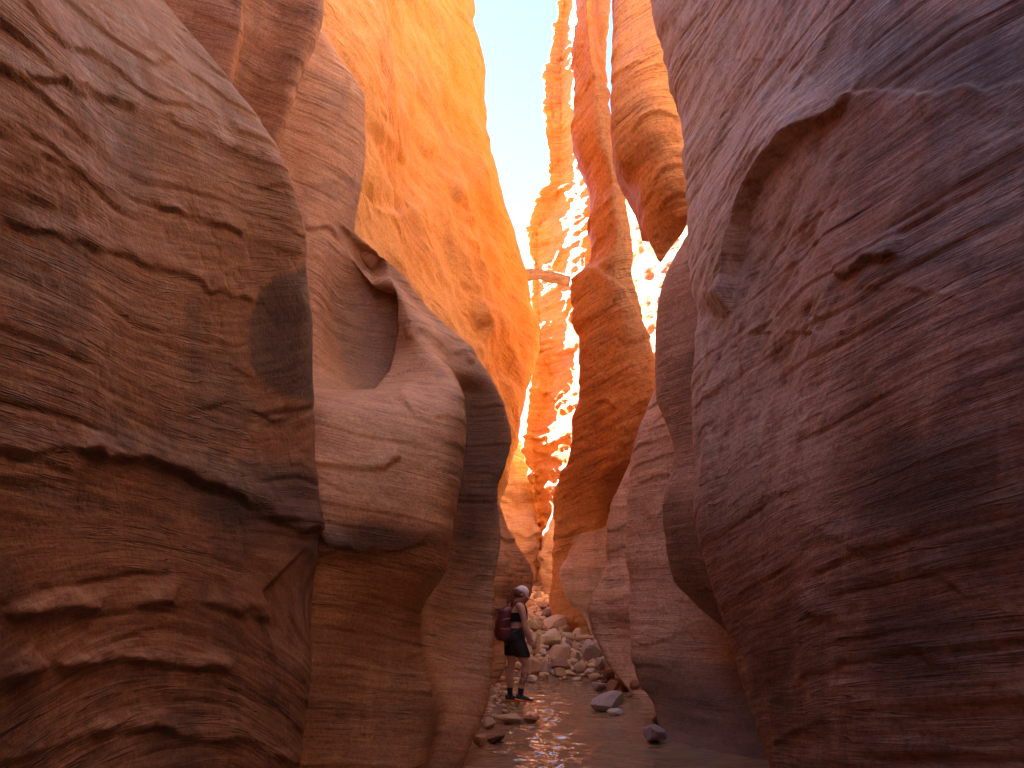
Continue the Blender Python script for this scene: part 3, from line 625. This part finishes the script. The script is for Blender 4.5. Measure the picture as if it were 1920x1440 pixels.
BIG = [  # x, y, width, height on the enlargement, colour, roll, label
 (700, 400, 165, 88, 'mauve', -18, 'flat mauve slab lying tilted near the top of the boulder pile'),
 (650, 345, 110, 52, 'tan', 0, 'flat tan stone above the tilted mauve slab'),
 (822, 360, 74, 64, 'brown', 0, 'round reddish brown boulder against the salmon lump of rock'),
 (745, 297, 86, 40, 'cream', 0, 'cream stone near the top right of the boulder pile'),
 (738, 255, 74, 56, 'mauve', 20, 'mauve stone topmost on the right of the boulder pile'),
 (605, 282, 66, 64, 'mauve', 0, 'pinkish round stone right behind the cap of the hiker'),
 (662, 252, 54, 36, 'tan', 0, 'small tan stone at the top centre of the boulder pile'),
 (735, 462, 200, 92, 'cream', -12, 'long cream slab below the tilted mauve slab'),
 (592, 475, 112, 96, 'cream', 0, 'yellowish boulder just right of the chest of the hiker'),
 (698, 577, 152, 134, 'cream', 0, 'large rounded cream boulder in the middle of the pile'),
 (585, 620, 92, 150, 'cream', 0, 'tall yellowish boulder behind the hand of the hiker'),
 (885, 532, 84, 62, 'cream', 0, 'cream stone above the big grey block'),
 (905, 468, 110, 70, 'tan', 0, 'tan boulder at the upper right of the pile by the shaded buttress'),
 (935, 575, 120, 54, 'tan', 0, 'flat tan stone just above the big grey block'),
 (976, 668, 150, 152, 'grey', 8, 'big squarish grey block at the right of the pile'),
 (755, 672, 165, 104, 'tan', -6, 'big rounded pinkish tan boulder near the water'),
 (866, 690, 70, 66, 'cream', 0, 'cream stone between the grey block and the pinkish boulder'),
 (767, 748, 160, 76, 'brown', 6, 'flat reddish brown boulder at the foot of the pile'),
 (886, 760, 82, 84, 'tan', 14, 'angular tan stone below the grey block'),
 (760, 800, 84, 62, 'tan', 0, 'pointed tan stone at the edge of the pool'),
 (1050, 760, 104, 104, 'grey', 0, 'olive grey boulder at the right foot of the pile'),
 (970, 797, 94, 54, 'white', 12, 'whitish stone at the water edge below the grey block'),
 (590, 760, 84, 112, 'tan', 0, 'rounded tan boulder beside the shorts of the hiker'),
 (650, 752, 56, 96, 'white', 0, 'narrow pale stone standing right of the legs of the hiker'),
 (645, 824, 76, 46, 'cream', 0, 'low cream stone at the edge of the pool near the hiker'),
 (566, 842, 86, 46, 'white', 0, 'pale stone in the water beside the knee of the hiker'),
 (1090, 822, 84, 84, 'brown', 0, 'brown boulder at the foot of the shaded buttress'),
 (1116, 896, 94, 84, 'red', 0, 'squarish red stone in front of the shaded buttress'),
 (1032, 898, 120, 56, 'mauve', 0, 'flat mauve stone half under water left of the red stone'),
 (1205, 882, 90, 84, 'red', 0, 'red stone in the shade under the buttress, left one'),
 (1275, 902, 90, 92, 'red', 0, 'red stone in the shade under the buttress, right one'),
 (1092, 1010, 236, 112, 'grey', -14, 'long speckled boulder lying in the pool'),
 (1134, 1068, 116, 42, 'white', 0, 'flat whitish stone in front of the long speckled boulder'),
 (1404, 1228, 168, 112, 'mauve', 0, 'round dark boulder in the water under the right wall'),
 (1415, 1130, 70, 54, 'red', 0, 'small red stone under the right wall behind the round boulder'),
 (408, 1115, 190, 72, 'tan', 8, 'flat tan rock on the gravel bank below the feet of the hiker'),
 (272, 1142, 104, 66, 'tan', 0, 'tan rock at the foot of the left wall beside the flat rock'),
 (212, 1268, 98, 76, 'tan', 0, 'lowest tan rock at the foot of the left wall'),
 (322, 1252, 130, 62, 'brown', -5, 'wet brown rock in shallow water left of the glints'),
 (546, 335, 56, 66, 'cream', 0, 'yellowish stone in front of the face of the hiker'),
 (560, 1120, 130, 40, 'red', 0, 'thin reddish slab at the water edge right of the flat rock'),
]
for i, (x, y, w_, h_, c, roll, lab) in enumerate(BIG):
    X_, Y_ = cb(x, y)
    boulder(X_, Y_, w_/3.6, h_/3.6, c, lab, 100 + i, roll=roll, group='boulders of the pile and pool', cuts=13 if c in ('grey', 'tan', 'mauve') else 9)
rng = random.Random(5)
SMALL = [(815, 600, 62, 50), (866, 622, 52, 54), (838, 556, 44, 40), (800, 322, 52, 42), (690, 300, 46, 36), (592, 240, 34, 30), (682, 322, 60, 36), (880, 398, 52, 44), (818, 424, 92, 54), (868, 444, 72, 50),
         (632, 532, 62, 40), (552, 530, 52, 40), (620, 410, 60, 40), (560, 400, 50, 40), (790, 545, 60, 40), (800, 500, 60, 46), (640, 660, 54, 44), (680, 700, 40, 36), (710, 800, 44, 34), (820, 640, 44, 36), (940, 500, 60, 44),
         (905, 605, 50, 40), (930, 745, 40, 40), (830, 805, 36, 30), (700, 345, 50, 34), (760, 340, 44, 36), (850, 480, 56, 40), (660, 630, 50, 34), (1000, 600, 46, 40), (1010, 820, 50, 34), (640, 290, 40, 34), (770, 275, 34, 26), (725, 640, 40, 30),
         (940, 820, 34, 24), (1160, 860, 50, 40), (1060, 860, 40, 30), (1230, 950, 50, 34)]
USED = set()
for i, (x, y, w_, h_) in enumerate(SMALL):
    X_, Y_ = cb(x, y)
    right = x > 1020
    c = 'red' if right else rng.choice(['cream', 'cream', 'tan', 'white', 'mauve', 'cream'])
    near_ = sorted(BIG, key=lambda q: ((q[0] - x)/max(q[2], 60))**2 + ((q[1] - y)/max(q[3], 60))**2)
    for q in near_:       # say which one: by the big rock it lies beside
        dx_, dy_ = (x - q[0])/q[2], (y - q[1])/q[3]
        relw = ('left of' if dx_ < 0 else 'right of') if abs(dx_) > abs(dy_) else ('just above' if dy_ < 0 else 'just below')
        short = re.split(r' (?:lying|above|against|near|topmost|right|at|below|just|in|behind|by|between|beside|standing|on|left|half|under)\b', q[6])[0]
        lab = f'small {"brown" if c == "red" else c} stone {relw} the {short}'
        if lab not in USED and [b_[6].startswith(short) for b_ in BIG].count(True) == 1: break
    USED.add(lab)
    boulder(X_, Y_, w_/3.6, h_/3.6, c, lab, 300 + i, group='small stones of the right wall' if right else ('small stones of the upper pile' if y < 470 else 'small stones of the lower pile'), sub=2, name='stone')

# gravel: one mass nobody could count
def gravel(name, spots, mat, label):
    base = [stone_mesh(900 + k, 1, 4) for k in range(5)]
    V = [np.array([v.co[:] for v in m.vertices]) for m in base]; Fs = [[tuple(p.vertices) for p in m.polygons] for m in base]
    vs, fs, n0 = [], [], 0
    for (x, y, s) in spots:
        k = rng.randrange(5); a = rng.uniform(0, 6.28); ca, sa = math.cos(a), math.sin(a)
        v = V[k]*np.array([s*rng.uniform(0.8, 1.4), s, s*rng.uniform(0.5, 0.8)])
        v = np.stack([v[:, 0]*ca - v[:, 1]*sa, v[:, 0]*sa + v[:, 1]*ca, v[:, 2]], 1) + np.array([x, y, float(bed_height(x, y)) + s*0.25])
        vs.append(v); fs += [tuple(i + n0 for i in f) for f in Fs[k]]; n0 += len(v)
    o = simple_mesh(name, np.concatenate(vs), fs, mat, True); o['kind'] = 'stuff'; o['label'] = label
    return o
sp = []
while len(sp) < 1500:
    y = rng.uniform(14.9, 26); x = rng.uniform(-1.0, 2.6)
    sp.append((x, y, rng.choice([0.04, 0.05, 0.07, 0.09, 0.12])*(0.8 + 0.02*(y - 15))))
gravel('gravel', sp, STONE['cream'], 'pale gravel and cobbles between the boulders of the pile')
sp = []
while len(sp) < 700:
    y = rng.uniform(8.6, 15); x = rng.uniform(-1.3, 0.45)
    if bed_height(x, y) > -0.03: sp.append((x, y, rng.choice([0.012, 0.018, 0.025, 0.035, 0.05])))
gravel('gravel', sp, STONE['tan'], 'tan gravel of the bank where the hiker stands')
sp = [(rng.uniform(1.7, 2.9), rng.uniform(9.5, 14.5), rng.choice([0.03, 0.05, 0.07])) for _ in range(250)]
gravel('gravel', sp, STONE['red'], 'red rubble along the foot of the right wall')

# ------------------------------------------------------------------ driftwood
m_wood, n, l, b = new_mat('driftwood'); t = NT(m_wood); tc = t.node('ShaderNodeTexCoord').outputs['Object']
sepn = t.node('ShaderNodeSeparateXYZ'); l.new(tc, sepn.inputs[0])
gr = t.noise(t.comb(t.math('MULTIPLY', sepn.outputs[0], 1.2), t.math('MULTIPLY', sepn.outputs[1], 14), t.math('MULTIPLY', sepn.outputs[2], 14)), 2.0, 4, 0.6, 0.4)
l.new(t.ramp(gr, [(0.3, (0.22, 0.13, 0.075)), (0.7, (0.50, 0.34, 0.22))]), b.inputs['Base Color']); b.inputs['Roughness'].default_value = 0.8
l.new(t.bump(gr, 0.7, 0.04), b.inputs['Normal'])
def tube(path, radii, seg=12, wob=0.0, seed=0):
    P_ = np.array(path, float); k = len(P_); T = np.gradient(P_, axis=0); T /= np.linalg.norm(T, axis=1)[:, None]
    up = np.array([0, 0, 1.0]) if abs(T[0][2]) < 0.9 else np.array([1.0, 0, 0])
    vs = []
    for i in range(k):
        a = np.cross(T[i], up); a /= np.linalg.norm(a); c = np.cross(a, T[i])
        for j in range(seg):
            th = 2*math.pi*j/seg
            r = radii[i]*(1 + wob*float(noise3(np.array(math.cos(th)*1.5 + seed), np.array(math.sin(th)*1.5), np.array(i*0.35))))
            vs.append(P_[i] + r*(math.cos(th)*a + math.sin(th)*c))
    fs = grid_faces(k, seg, True)
    fs += [tuple(range(seg))[::-1], tuple((k-1)*seg + j for j in range(seg))]
    return vs, fs
p0, p1 = np.array(W(938, 516, 21.3)), np.array(W(1068, 521, 21.6))
c0 = (p0 + p1)/2
path = [(p0 + (p1 - p0)*f - c0) + np.array([0, 0, 0.10*math.sin(f*4.2 - 0.4) - 0.05*f]) for f in np.linspace(0, 1, 22)]
vs, fs = tube(path, [0.25 - 0.12*f + 0.03*math.sin(f*9) for f in np.linspace(0, 1, 22)], 12, 0.5, 2)
log = simple_mesh('driftwood_log', vs, fs, m_wood, True); log.location = c0
tag(log, 'weathered log wedged high between the canyon walls across the sky', 'log')
vs, fs = tube([(-0.55, 0, 0.02), (-0.7, -0.05, 0.22), (-0.8, -0.1, 0.34)], [0.06, 0.04, 0.012], 8, 0.3, 5); simple_mesh('root_stub', vs, fs, m_wood, True, log)
vs, fs = tube([(0.35, 0, 0.0), (0.5, -0.06, -0.10), (0.72, -0.1, -0.12)], [0.05, 0.035, 0.012], 8, 0.3, 6); simple_mesh('branch_stub', vs, fs, m_wood, True, log)
# flood debris on the shelf
vs, fs, n0 = [], [], 0
for i in range(60):
    c = np.array(W(rng.uniform(598, 690), 733 - rng.uniform(0, 6), rng.uniform(7.55, 8.1))); c[2] = 3.50 + rng.uniform(0, 0.10)
    a = rng.uniform(-0.5, 0.5); L_ = rng.uniform(0.08, 0.3); d = np.array([math.cos(a), math.sin(a), rng.uniform(-0.25, 0.25)])*L_
    v, f = tube([c - d, c + np.array([0, 0, rng.uniform(-.02, .02)]), c + d], [0.008, 0.01, 0.005], 5); vs += v; fs += [tuple(q + n0 for q in g) for g in f]; n0 += len(v)
o = simple_mesh('driftwood_twigs', vs, fs, m_wood); o['kind'] = 'stuff'; o['label'] = 'tangle of driftwood twigs left on the rock shelf'

# ------------------------------------------------------------------ the hiker
def plain_mat(name, col, rough=0.7, c2=None, scale=20, bump=0.0):
    m, n, l, b = new_mat(name); t = NT(m); tc = t.node('ShaderNodeTexCoord').outputs['Object']
    nz = t.noise(tc, scale, 4, 0.6)
    l.new(t.ramp(nz, [(0.3, col), (0.7, c2 or tuple(min(1, x*1.35) for x in col))]), b.inputs['Base Color'])
    b.inputs['Roughness'].default_value = rough
    if bump: l.new(t.bump(nz, bump, 0.01), b.inputs['Normal'])
    return m
def ell_loft(rings, seg=28, p=2.0):
    """rings (x, y, z, rx, ry) -> closed body; p>2 gives a boxier outline"""
    R_ = np.array(rings, float); tt = np.arange(len(R_)); td = np.linspace(0, len(R_) - 1, (len(R_) - 1)*5 + 1)
    R_ = np.stack([pchip(tt, R_[:, k], td) for k in range(5)], 1)
    th = np.linspace(0, 2*math.pi, seg, endpoint=False); c, s_ = np.cos(th), np.sin(th)
    c, s_ = np.sign(c)*np.abs(c)**(2/p), np.sign(s_)*np.abs(s_)**(2/p)
    vs = [(r[0] + r[3]*a, r[1] + r[4]*b_, r[2]) for r in R_ for a, b_ in zip(c, s_)]
    k = len(R_)
    return vs, grid_faces(k, seg, True) + [tuple(range(seg))[::-1], tuple((k-1)*seg + j for j in range(seg))]
def ellipsoid(c, f, u, rf, rw, ru, nseg=24, nr=16):
    f, u = np.array(f, float), np.array(u, float); s_ = np.cross(u, f); c = np.array(c, float); vs = []
    for i in range(nr + 1):
        ph = math.pi*i/nr
        for j in range(nseg):
            th = 2*math.pi*j/nseg
            vs.append(c + f*rf*math.sin(ph)*math.cos(th) + s_*rw*math.sin(ph)*math.sin(th) + u*ru*math.cos(ph))
    return vs, grid_faces(nr + 1, nseg, True)
def merged(name, pieces, mat, parent, voxel=None, smooth_it=4):
    vs, fs, n0 = [], [], 0
    for v, f in pieces:
        vs += [tuple(q) for q in v]; fs += [tuple(i + n0 for i in g) for g in f]; n0 += len(v)
    o = simple_mesh(name, vs, fs, mat, True)
    if voxel:      # grow one continuous skin over the pieces
        bm = bmesh.new(); bm.from_mesh(o.data); bmesh.ops.remove_doubles(bm, verts=bm.verts, dist=1e-5); bmesh.ops.recalc_face_normals(bm, faces=bm.faces); bm.to_mesh(o.data); bm.free()
        rm = o.modifiers.new('remesh', 'REMESH'); rm.mode = 'VOXEL'; rm.voxel_size = voxel; rm.use_smooth_shade = True
        sm = o.modifiers.new('smooth', 'SMOOTH'); sm.factor = 0.5; sm.iterations = smooth_it
        me = bpy.data.meshes.new_from_object(o.evaluated_get(bpy.context.evaluated_depsgraph_get()))
        o.modifiers.clear(); o.data = me; me.polygons.foreach_set('use_smooth', np.ones(len(me.polygons), bool))
        if not me.materials: me.materials.append(mat)
    o.parent = parent
    return o
def spline(pts, k=6):
    P_ = np.array(pts, float); tt = np.arange(len(P_)); td = np.linspace(0, len(P_) - 1, (len(P_) - 1)*k + 1)
    return np.stack([pchip(tt, P_[:, i], td) for i in range(P_.shape[1])], 1)
def limb(pts, seg=16, k=6):
    q = spline(pts, k); return tube(q[:, :3], q[:, 3], seg)

m_skin, n, l, b = new_mat('skin'); t = NT(m_skin); tc = t.node('ShaderNodeTexCoord').outputs['Object']
sp_ = t.node('ShaderNodeSeparateXYZ'); l.new(tc, sp_.inputs[0])
base = t.ramp(t.noise(tc, 9, 4, 0.6), [(0.3, (0.56, 0.34, 0.25)), (0.7, (0.66, 0.43, 0.33))])
near = t.math('MULTIPLY', t.step(sp_.outputs[1], -0.04, -0.06), t.math('MULTIPLY', t.step(sp_.outputs[2], 0.24, 0.27), t.step(sp_.outputs[2], 0.46, 0.40)))
ink = t.math('MULTIPLY', near, t.math('MULTIPLY', t.step(t.noise(tc, 22, 4, 0.7), 0.44, 0.54), 0.75))
l.new(t.mix(ink, base, (0.07, 0.06, 0.07)), b.inputs['Base Color']); b.inputs['Roughness'].default_value = 0.5
b.inputs['Subsurface Weight'].default_value = 0.08; b.inputs['Subsurface Radius'].default_value = (0.02, 0.008, 0.004)
m_black = plain_mat('black_fabric', (0.012, 0.012, 0.016), 0.75); m_hair = plain_mat('brown_hair', (0.10, 0.045, 0.02), 0.5, (0.26, 0.13, 0.06), 60)
m_sock = plain_mat('dark_sock', (0.015, 0.018, 0.026), 0.9); m_shoe = plain_mat('shoe_fabric', (0.02, 0.045, 0.06), 0.7, (0.03, 0.09, 0.11)); m_sole = plain_mat('orange_foam', (0.75, 0.20, 0.03), 0.6)
m_cap = plain_mat('pale_cap_fabric', (0.78, 0.72, 0.74), 0.8); m_brim = plain_mat('pink_cap_fabric', (0.60, 0.33, 0.36), 0.8)
m_pack = plain_mat('maroon_nylon', (0.105, 0.016, 0.030), 0.5, (0.17, 0.030, 0.048), 40, 0.3); m_cord = plain_mat('pale_cord', (0.45, 0.36, 0.36), 0.7); m_eye = plain_mat('eye_dark', (0.02, 0.012, 0.01), 0.3)

def rotz(v, a):
    v = np.array(v, float); ca, sa = math.cos(a), math.sin(a)
    return np.stack([v[:, 0]*ca - v[:, 1]*sa, v[:, 0]*sa + v[:, 1]*ca, v[:, 2]], 1)
gp, _ = on_bed(962, 1319)
gz = max(float(bed_height(gp.x, gp.y)), 0.0)
person = bpy.data.objects.new('person', None); COL.objects.link(person)
person.scale = (1.04, 1.06, 1.0)
person.location = (gp.x + 0.06, gp.y, gz + 0.012); person.rotation_euler = (0, 0, math.radians(10))
tag(person, 'hiker in white cap, black top and black shorts stepping along the stream', 'person')
HT = math.radians(30); hf, hu = np.array([math.cos(HT), 0, -math.sin(HT)]), np.array([math.sin(HT), 0, math.cos(HT)]); hc = np.array([0.070, 0, 1.553])
def hp(a, s_, u): return hc + hf*a + np.array([0, 1, 0])*s_ + hu*u
ARM = lambda y, s_: limb([(0.0, y*0.55, 1.375, 0.050), (0.022, y*0.93, 1.362, 0.060), (0.045, y*1.12, 1.29, 0.053), (0.065, y*1.2, 1.18, 0.044), (0.078 + s_, y*1.22, 1.085, 0.040), (0.115 + s_, y*1.2, 1.01, 0.041), (0.165 + s_, y*1.14, 0.905, 0.027), (0.178 + s_, y*1.13, 0.875, 0.026)])
def hand(y, s_, sg):
    w0 = np.array([0.178 + s_, y*1.13, 0.880]); d = np.array([0.42, 0, -0.90]); e = np.array([0.90, 0, 0.42]); out = []
    out.append(ellipsoid(w0 + d*0.042, d, np.cross(d, (0, 1, 0)), 0.052, 0.017, 0.040))
    for k, (o_, L_) in enumerate(((0.028, 0.062), (0.010, 0.072), (-0.009, 0.066), (-0.026, 0.050))):
        a = w0 + d*0.078 + e*o_; c1 = a + d*L_*0.45 + np.array([0, -sg*0.006, 0]); c2 = a + d*L_*0.8 + np.array([-0.006, -sg*0.022, 0]); c3 = a + d*L_*0.9 + np.array([-0.012, -sg*0.036, 0])
        out.append(limb([(*a, 0.0095), (*c1, 0.009), (*c2, 0.008), (*c3, 0.007)], 8, 3))
    a = w0 + d*0.022 + e*0.030; out.append(limb([(*a, 0.012), (*(a + d*0.025 + e*0.022), 0.0105), (*(a + d*0.055 + e*0.024), 0.008)], 8, 3))
    return out
legN = limb([(-0.025, -0.080, 0.90, 0.100), (0.0, -0.088, 0.80, 0.096), (0.055, -0.092, 0.66, 0.076), (0.112, -0.092, 0.545, 0.060), (0.118, -0.092, 0.50, 0.056), (0.092, -0.092, 0.40, 0.057), (0.068, -0.090, 0.32, 0.050), (0.040, -0.088, 0.20, 0.036), (0.030, -0.088, 0.11, 0.036)])
legF = limb([(-0.035, 0.080, 0.90, 0.100), (-0.045, 0.088, 0.80, 0.096), (-0.058, 0.090, 0.66, 0.078), (-0.066, 0.090, 0.53, 0.060), (-0.072, 0.090, 0.48, 0.057), (-0.092, 0.090, 0.38, 0.059), (-0.094, 0.088, 0.30, 0.052), (-0.088, 0.086, 0.18, 0.036), (-0.085, 0.086, 0.10, 0.036)])
torso = ell_loft([(-.035, 0, .82, .10, .13), (-.045, 0, .93, .135, .172), (-.036, 0, 1.02, .106, .142), (-.030, 0, 1.09, .094, .126), (-.022, 0, 1.19, .108, .136), (-.008, 0, 1.28, .116, .150), (-.002, 0, 1.345, .088, .160), (0.004, 0, 1.395, .058, .095), (0.016, 0, 1.43, .048, .050)])
head = [ellipsoid(hp(-0.004, 0, 0.022), hf, hu, .096, .076, .092), ellipsoid(hp(0.030, 0, -0.045), hf, hu, .058, .056, .068), ellipsoid(hp(0.050, 0, -0.088), hf, hu, .030, .034, .026),
        limb([(*hp(0.082, 0, 0.010), .010), (*hp(0.100, 0, -0.022), .013), (*hp(0.088, 0, -0.034), .012)], 8, 3), limb([(*hp(0.080, 0, -0.060), .010), (*hp(0.086, 0, -0.061), .008)], 8, 2),
        ellipsoid(hp(-0.006, -0.076, -0.012), hf, hu, .018, .008, .030), ellipsoid(hp(-0.006, 0.076, -0.012), hf, hu, .018, .008, .030), limb([(0.008, 0, 1.385, .054), (0.028, 0, 1.45, .050), (0.055, 0, 1.51, .056)])]
feet = [limb([(0.030, -0.088, 0.11, 0.036), (0.035, -0.088, 0.06, 0.036), (0.10, -0.088, 0.038, 0.030), (0.15, -0.088, 0.03, 0.02)], 12, 4), limb([(-0.085, 0.086, 0.10, 0.036), (-0.08, 0.086, 0.06, 0.036), (-0.02, 0.086, 0.040, 0.030), (0.03, 0.086, 0.035, 0.02)], 12, 4)]
merged('body', [torso, legN, legF, ARM(-0.165, 0), ARM(0.165, 0.03)] + hand(-0.165, 0, -1) + hand(0.165, 0.03, 1) + head + feet, m_skin, person, voxel=0.0052)
for s_ in (-1, 1): e_ = merged('eye', [ellipsoid(hp(0.077, s_*0.030, 0.004), hf, hu, .012, .012, .008, 10, 8)], m_eye, person)
# shorts with clean hems
sN = ell_loft([(0.066, -0.094, 0.645, .112, .106), (0.042, -0.094, 0.71, .120, .110), (0.005, -0.088, 0.80, .128, .112), (-0.03, -0.07, 0.90, .13, .115)], 28)
sF = ell_loft([(-0.055, 0.092, 0.655, .112, .106), (-0.052, 0.092, 0.71, .120, .110), (-0.045, 0.085, 0.80, .128, .112), (-0.04, 0.07, 0.90, .13, .115)], 28)
sT = ell_loft([(-0.035, 0, 0.82, .145, .175), (-0.048, 0, 0.90, .165, .196), (-0.045, 0, 0.96, .155, .188), (-0.037, 0, 1.03, .114, .150), (-0.034, 0, 1.055, .108, .144)], 32)
merged('shorts', [sN, sF, sT], m_black, person, voxel=0.006, smooth_it=2)
merged('sports_top', [ell_loft([(-.024, 0, 1.145, .107, .138), (-.020, 0, 1.19, .116, .144), (-.006, 0, 1.275, .124, .156)], 32)] + [limb([(0.085, s_*0.085, 1.25, .016), (0.062, s_*0.085, 1.36, .013), (0.0, s_*0.08, 1.405, .013), (-0.075, s_*0.07, 1.34, .014), (-0.105, s_*0.06, 1.25, .016)], 8, 4) for s_ in (-1, 1)], m_black, person)
for (x, y, z0, z1, dx) in ((0.030, -0.088, 0.075, 0.205, 0.012), (-0.085, 0.086, 0.07, 0.20, -0.004)):
    merged('sock', [limb([(x, y, z0, .041), (x + dx*0.4, y, z0 + 0.06, .040), (x + dx, y, z1, .042)], 16, 4)], m_sock, person)
def shoe(x, y, z, pitch):
    def T_(v):
        c, s_ = math.cos(pitch), math.sin(pitch); v = np.array(v, float)
        return np.stack([x + v[:, 0]*c + v[:, 2]*s_, y + v[:, 1], z - v[:, 0]*s_ + v[:, 2]*c], 1)
    def along(rings, seg=20):      # rings along the foot: (x, z0, z1, half width)
        q = spline(rings, 5); th = np.linspace(0, 2*math.pi, seg, endpoint=False)
        vs = [(r[0], r[3]*math.copysign(abs(math.cos(a))**0.7, math.cos(a)), (r[1] + r[2])/2 + (r[2] - r[1])/2*math.copysign(abs(math.sin(a))**0.7, math.sin(a))) for r in q for a in th]
        k = len(q); return vs, grid_faces(k, seg, True) + [tuple(range(seg))[::-1], tuple((k-1)*seg + j for j in range(seg))]
    v, f = along([(-0.082, .03, .085, .018), (-0.07, .026, .100, .036), (-0.02, .026, .105, .040), (0.03, .026, .088, .040), (0.09, .026, .066, .045), (0.145, .028, .052, .038), (0.168, .034, .046, .018)])
    up = merged('shoe', [(T_(v), f)], m_shoe, person)
    v, f = along([(-0.098, .010, .034, .020), (-0.08, .0, .038, .040), (-0.02, .0, .034, .042), (0.05, .0, .030, .044), (0.11, .002, .028, .049), (0.155, .008, .030, .040), (0.182, .018, .034, .016)])
    merged('sole', [(T_(v), f)], m_sole, up)
    for k in range(3): merged('lace', [limb([(*T_([(0.045 + 0.022*k, -0.024, 0.084 - 0.008*k)])[0], .0035), (*T_([(0.045 + 0.022*k, 0, 0.090 - 0.008*k)])[0], .0035), (*T_([(0.045 + 0.022*k, 0.024, 0.084 - 0.008*k)])[0], .0035)], 6, 2)], m_cord, up)
shoe(0.045, -0.088, 0.022, 0.13); shoe(-0.075, 0.086, 0.004, 0.02)
# cap, hair
def cap_pt(ph, th, k=1.0): return hp(-0.004 + .104*k*math.sin(ph)*math.cos(th), .085*k*math.sin(ph)*math.sin(th), 0.026 + .100*k*math.cos(ph))
vs = [cap_pt(1.62*i/10, 2*math.pi*j/28) for i in range(11) for j in range(28)] + [cap_pt(1.62*i/10, 2*math.pi*j/28, 0.965) for i in range(10, -1, -1) for j in range(28)]
cap = merged('cap', [(vs, grid_faces(22, 28, True))], m_cap, person)
vs = []
for lay in (0, -0.004):
    for i in range(7):
        for j in range(15):
            a = -1.15 + 2.3*j/14; rr = 1 + 0.72*(i/6)*math.cos(a)**0.8
            vs.append(hp(-0.004 + .104*rr*math.cos(a), .085*math.sin(a)*(1 + 0.05*i/6), 0.020 + lay - 0.030*(i/6)*math.cos(a) - 0.012*math.sin(a)**2*(i/6)))
top = grid_faces(7, 15); bot = [tuple(q + 105 for q in f)[::-1] for f in top]
rimf = [(i, i + 1, i + 106, i + 105) for i in range(90, 104)]
merged('brim', [(vs, top + bot + rimf)], m_brim, cap)
merged('hair', [ellipsoid(hp(-0.022, 0, -0.002), hf, hu, .088, .081, .088), limb([(*hp(-0.09, 0, 0.02), .026), (*hp(-0.125, 0, 0.0), .030), (-0.072, 0, 1.50, .030), (-0.068, 0.0, 1.44, .024), (-0.058, 0, 1.385, .010)], 14, 5)], m_hair, person, voxel=0.006)

# ------------------------------------------------------------------ the backpack
pack = bpy.data.objects.new('backpack', None); COL.objects.link(pack)
pack.scale = person.scale; pack.location = person.location; pack.rotation_euler = person.rotation_euler
tag(pack, 'maroon hiking backpack with pale cords on the back of the hiker', 'backpack')
merged('pack_body', [ell_loft([(-.205, 0, .872, .060, .085), (-.212, 0, .895, .092, .125), (-.215, 0, .98, .106, .142), (-.212, 0, 1.10, .108, .145), (-.192, 0, 1.22, .098, .140), (-.168, 0, 1.30, .080, .125), (-.150, 0, 1.345, .052, .090), (-.145, 0, 1.358, .02, .04)], 36, 2.8)], m_pack, pack)
merged('front_pocket', [ell_loft([(-.285, 0, .91, .025, .07), (-.298, 0, .95, .036, .095), (-.302, 0, 1.05, .036, .098), (-.288, 0, 1.14, .024, .085)], 28, 2.6)], m_pack, pack)
merged('lid', [ell_loft([(-.180, 0, 1.255, .100, .136), (-.176, 0, 1.29, .100, .134), (-.160, 0, 1.335, .076, .112), (-.148, 0, 1.366, .03, .05)], 30, 2.6)], m_pack, pack)
for s_ in (-1, 1):
    merged('shoulder_strap', [limb([(-.095, s_*0.075, 1.315, .020), (-.03, s_*0.085, 1.425, .021), (0.05, s_*0.092, 1.415, .021), (0.118, s_*0.098, 1.32, .019), (0.125, s_*0.105, 1.20, .013), (0.075, s_*0.140, 1.10, .007), (-.08, s_*0.152, 1.00, .007), (-.15, s_*0.135, .95, .007)], 10, 5)], m_pack, pack)
    merged('side_strap', [limb([(-.115, s_*0.143, 1.20, .005), (-.20, s_*0.150, 1.185, .005), (-.29, s_*0.10, 1.16, .005)], 8, 4)], m_cord, pack)
    merged('side_pocket', [ell_loft([(-.20, s_*0.128, .90, .055, .020), (-.20, s_*0.140, .95, .070, .026), (-.19, s_*0.142, 1.04, .072, .022), (-.185, s_*0.138, 1.06, .07, .012)], 20, 2.6)], m_pack, pack)
    merged('hip_belt', [limb([(-.13, s_*0.13, .97, .011), (-.04, s_*0.178, 1.0, .010), (0.05, s_*0.14, 1.02, .006), (0.085, s_*0.03, 1.03, .005)], 8, 4)], m_black, pack)
zz = [(-.300, -0.085, 1.20), (-.328, 0.06, 1.12), (-.342, -0.06, 1.06), (-.344, 0.06, 1.0), (-.338, -0.06, .95), (-.325, 0.05, .915)]
merged('bungee_cord', [limb([(*q, .0042) for q in zz], 6, 4)], m_cord, pack)
merged('haul_loop', [limb([(-.12, -0.03, 1.335, .006), (-.115, -0.02, 1.40, .006), (-.115, 0.02, 1.40, .006), (-.12, 0.03, 1.335, .006)], 8, 4)], m_cord, pack)
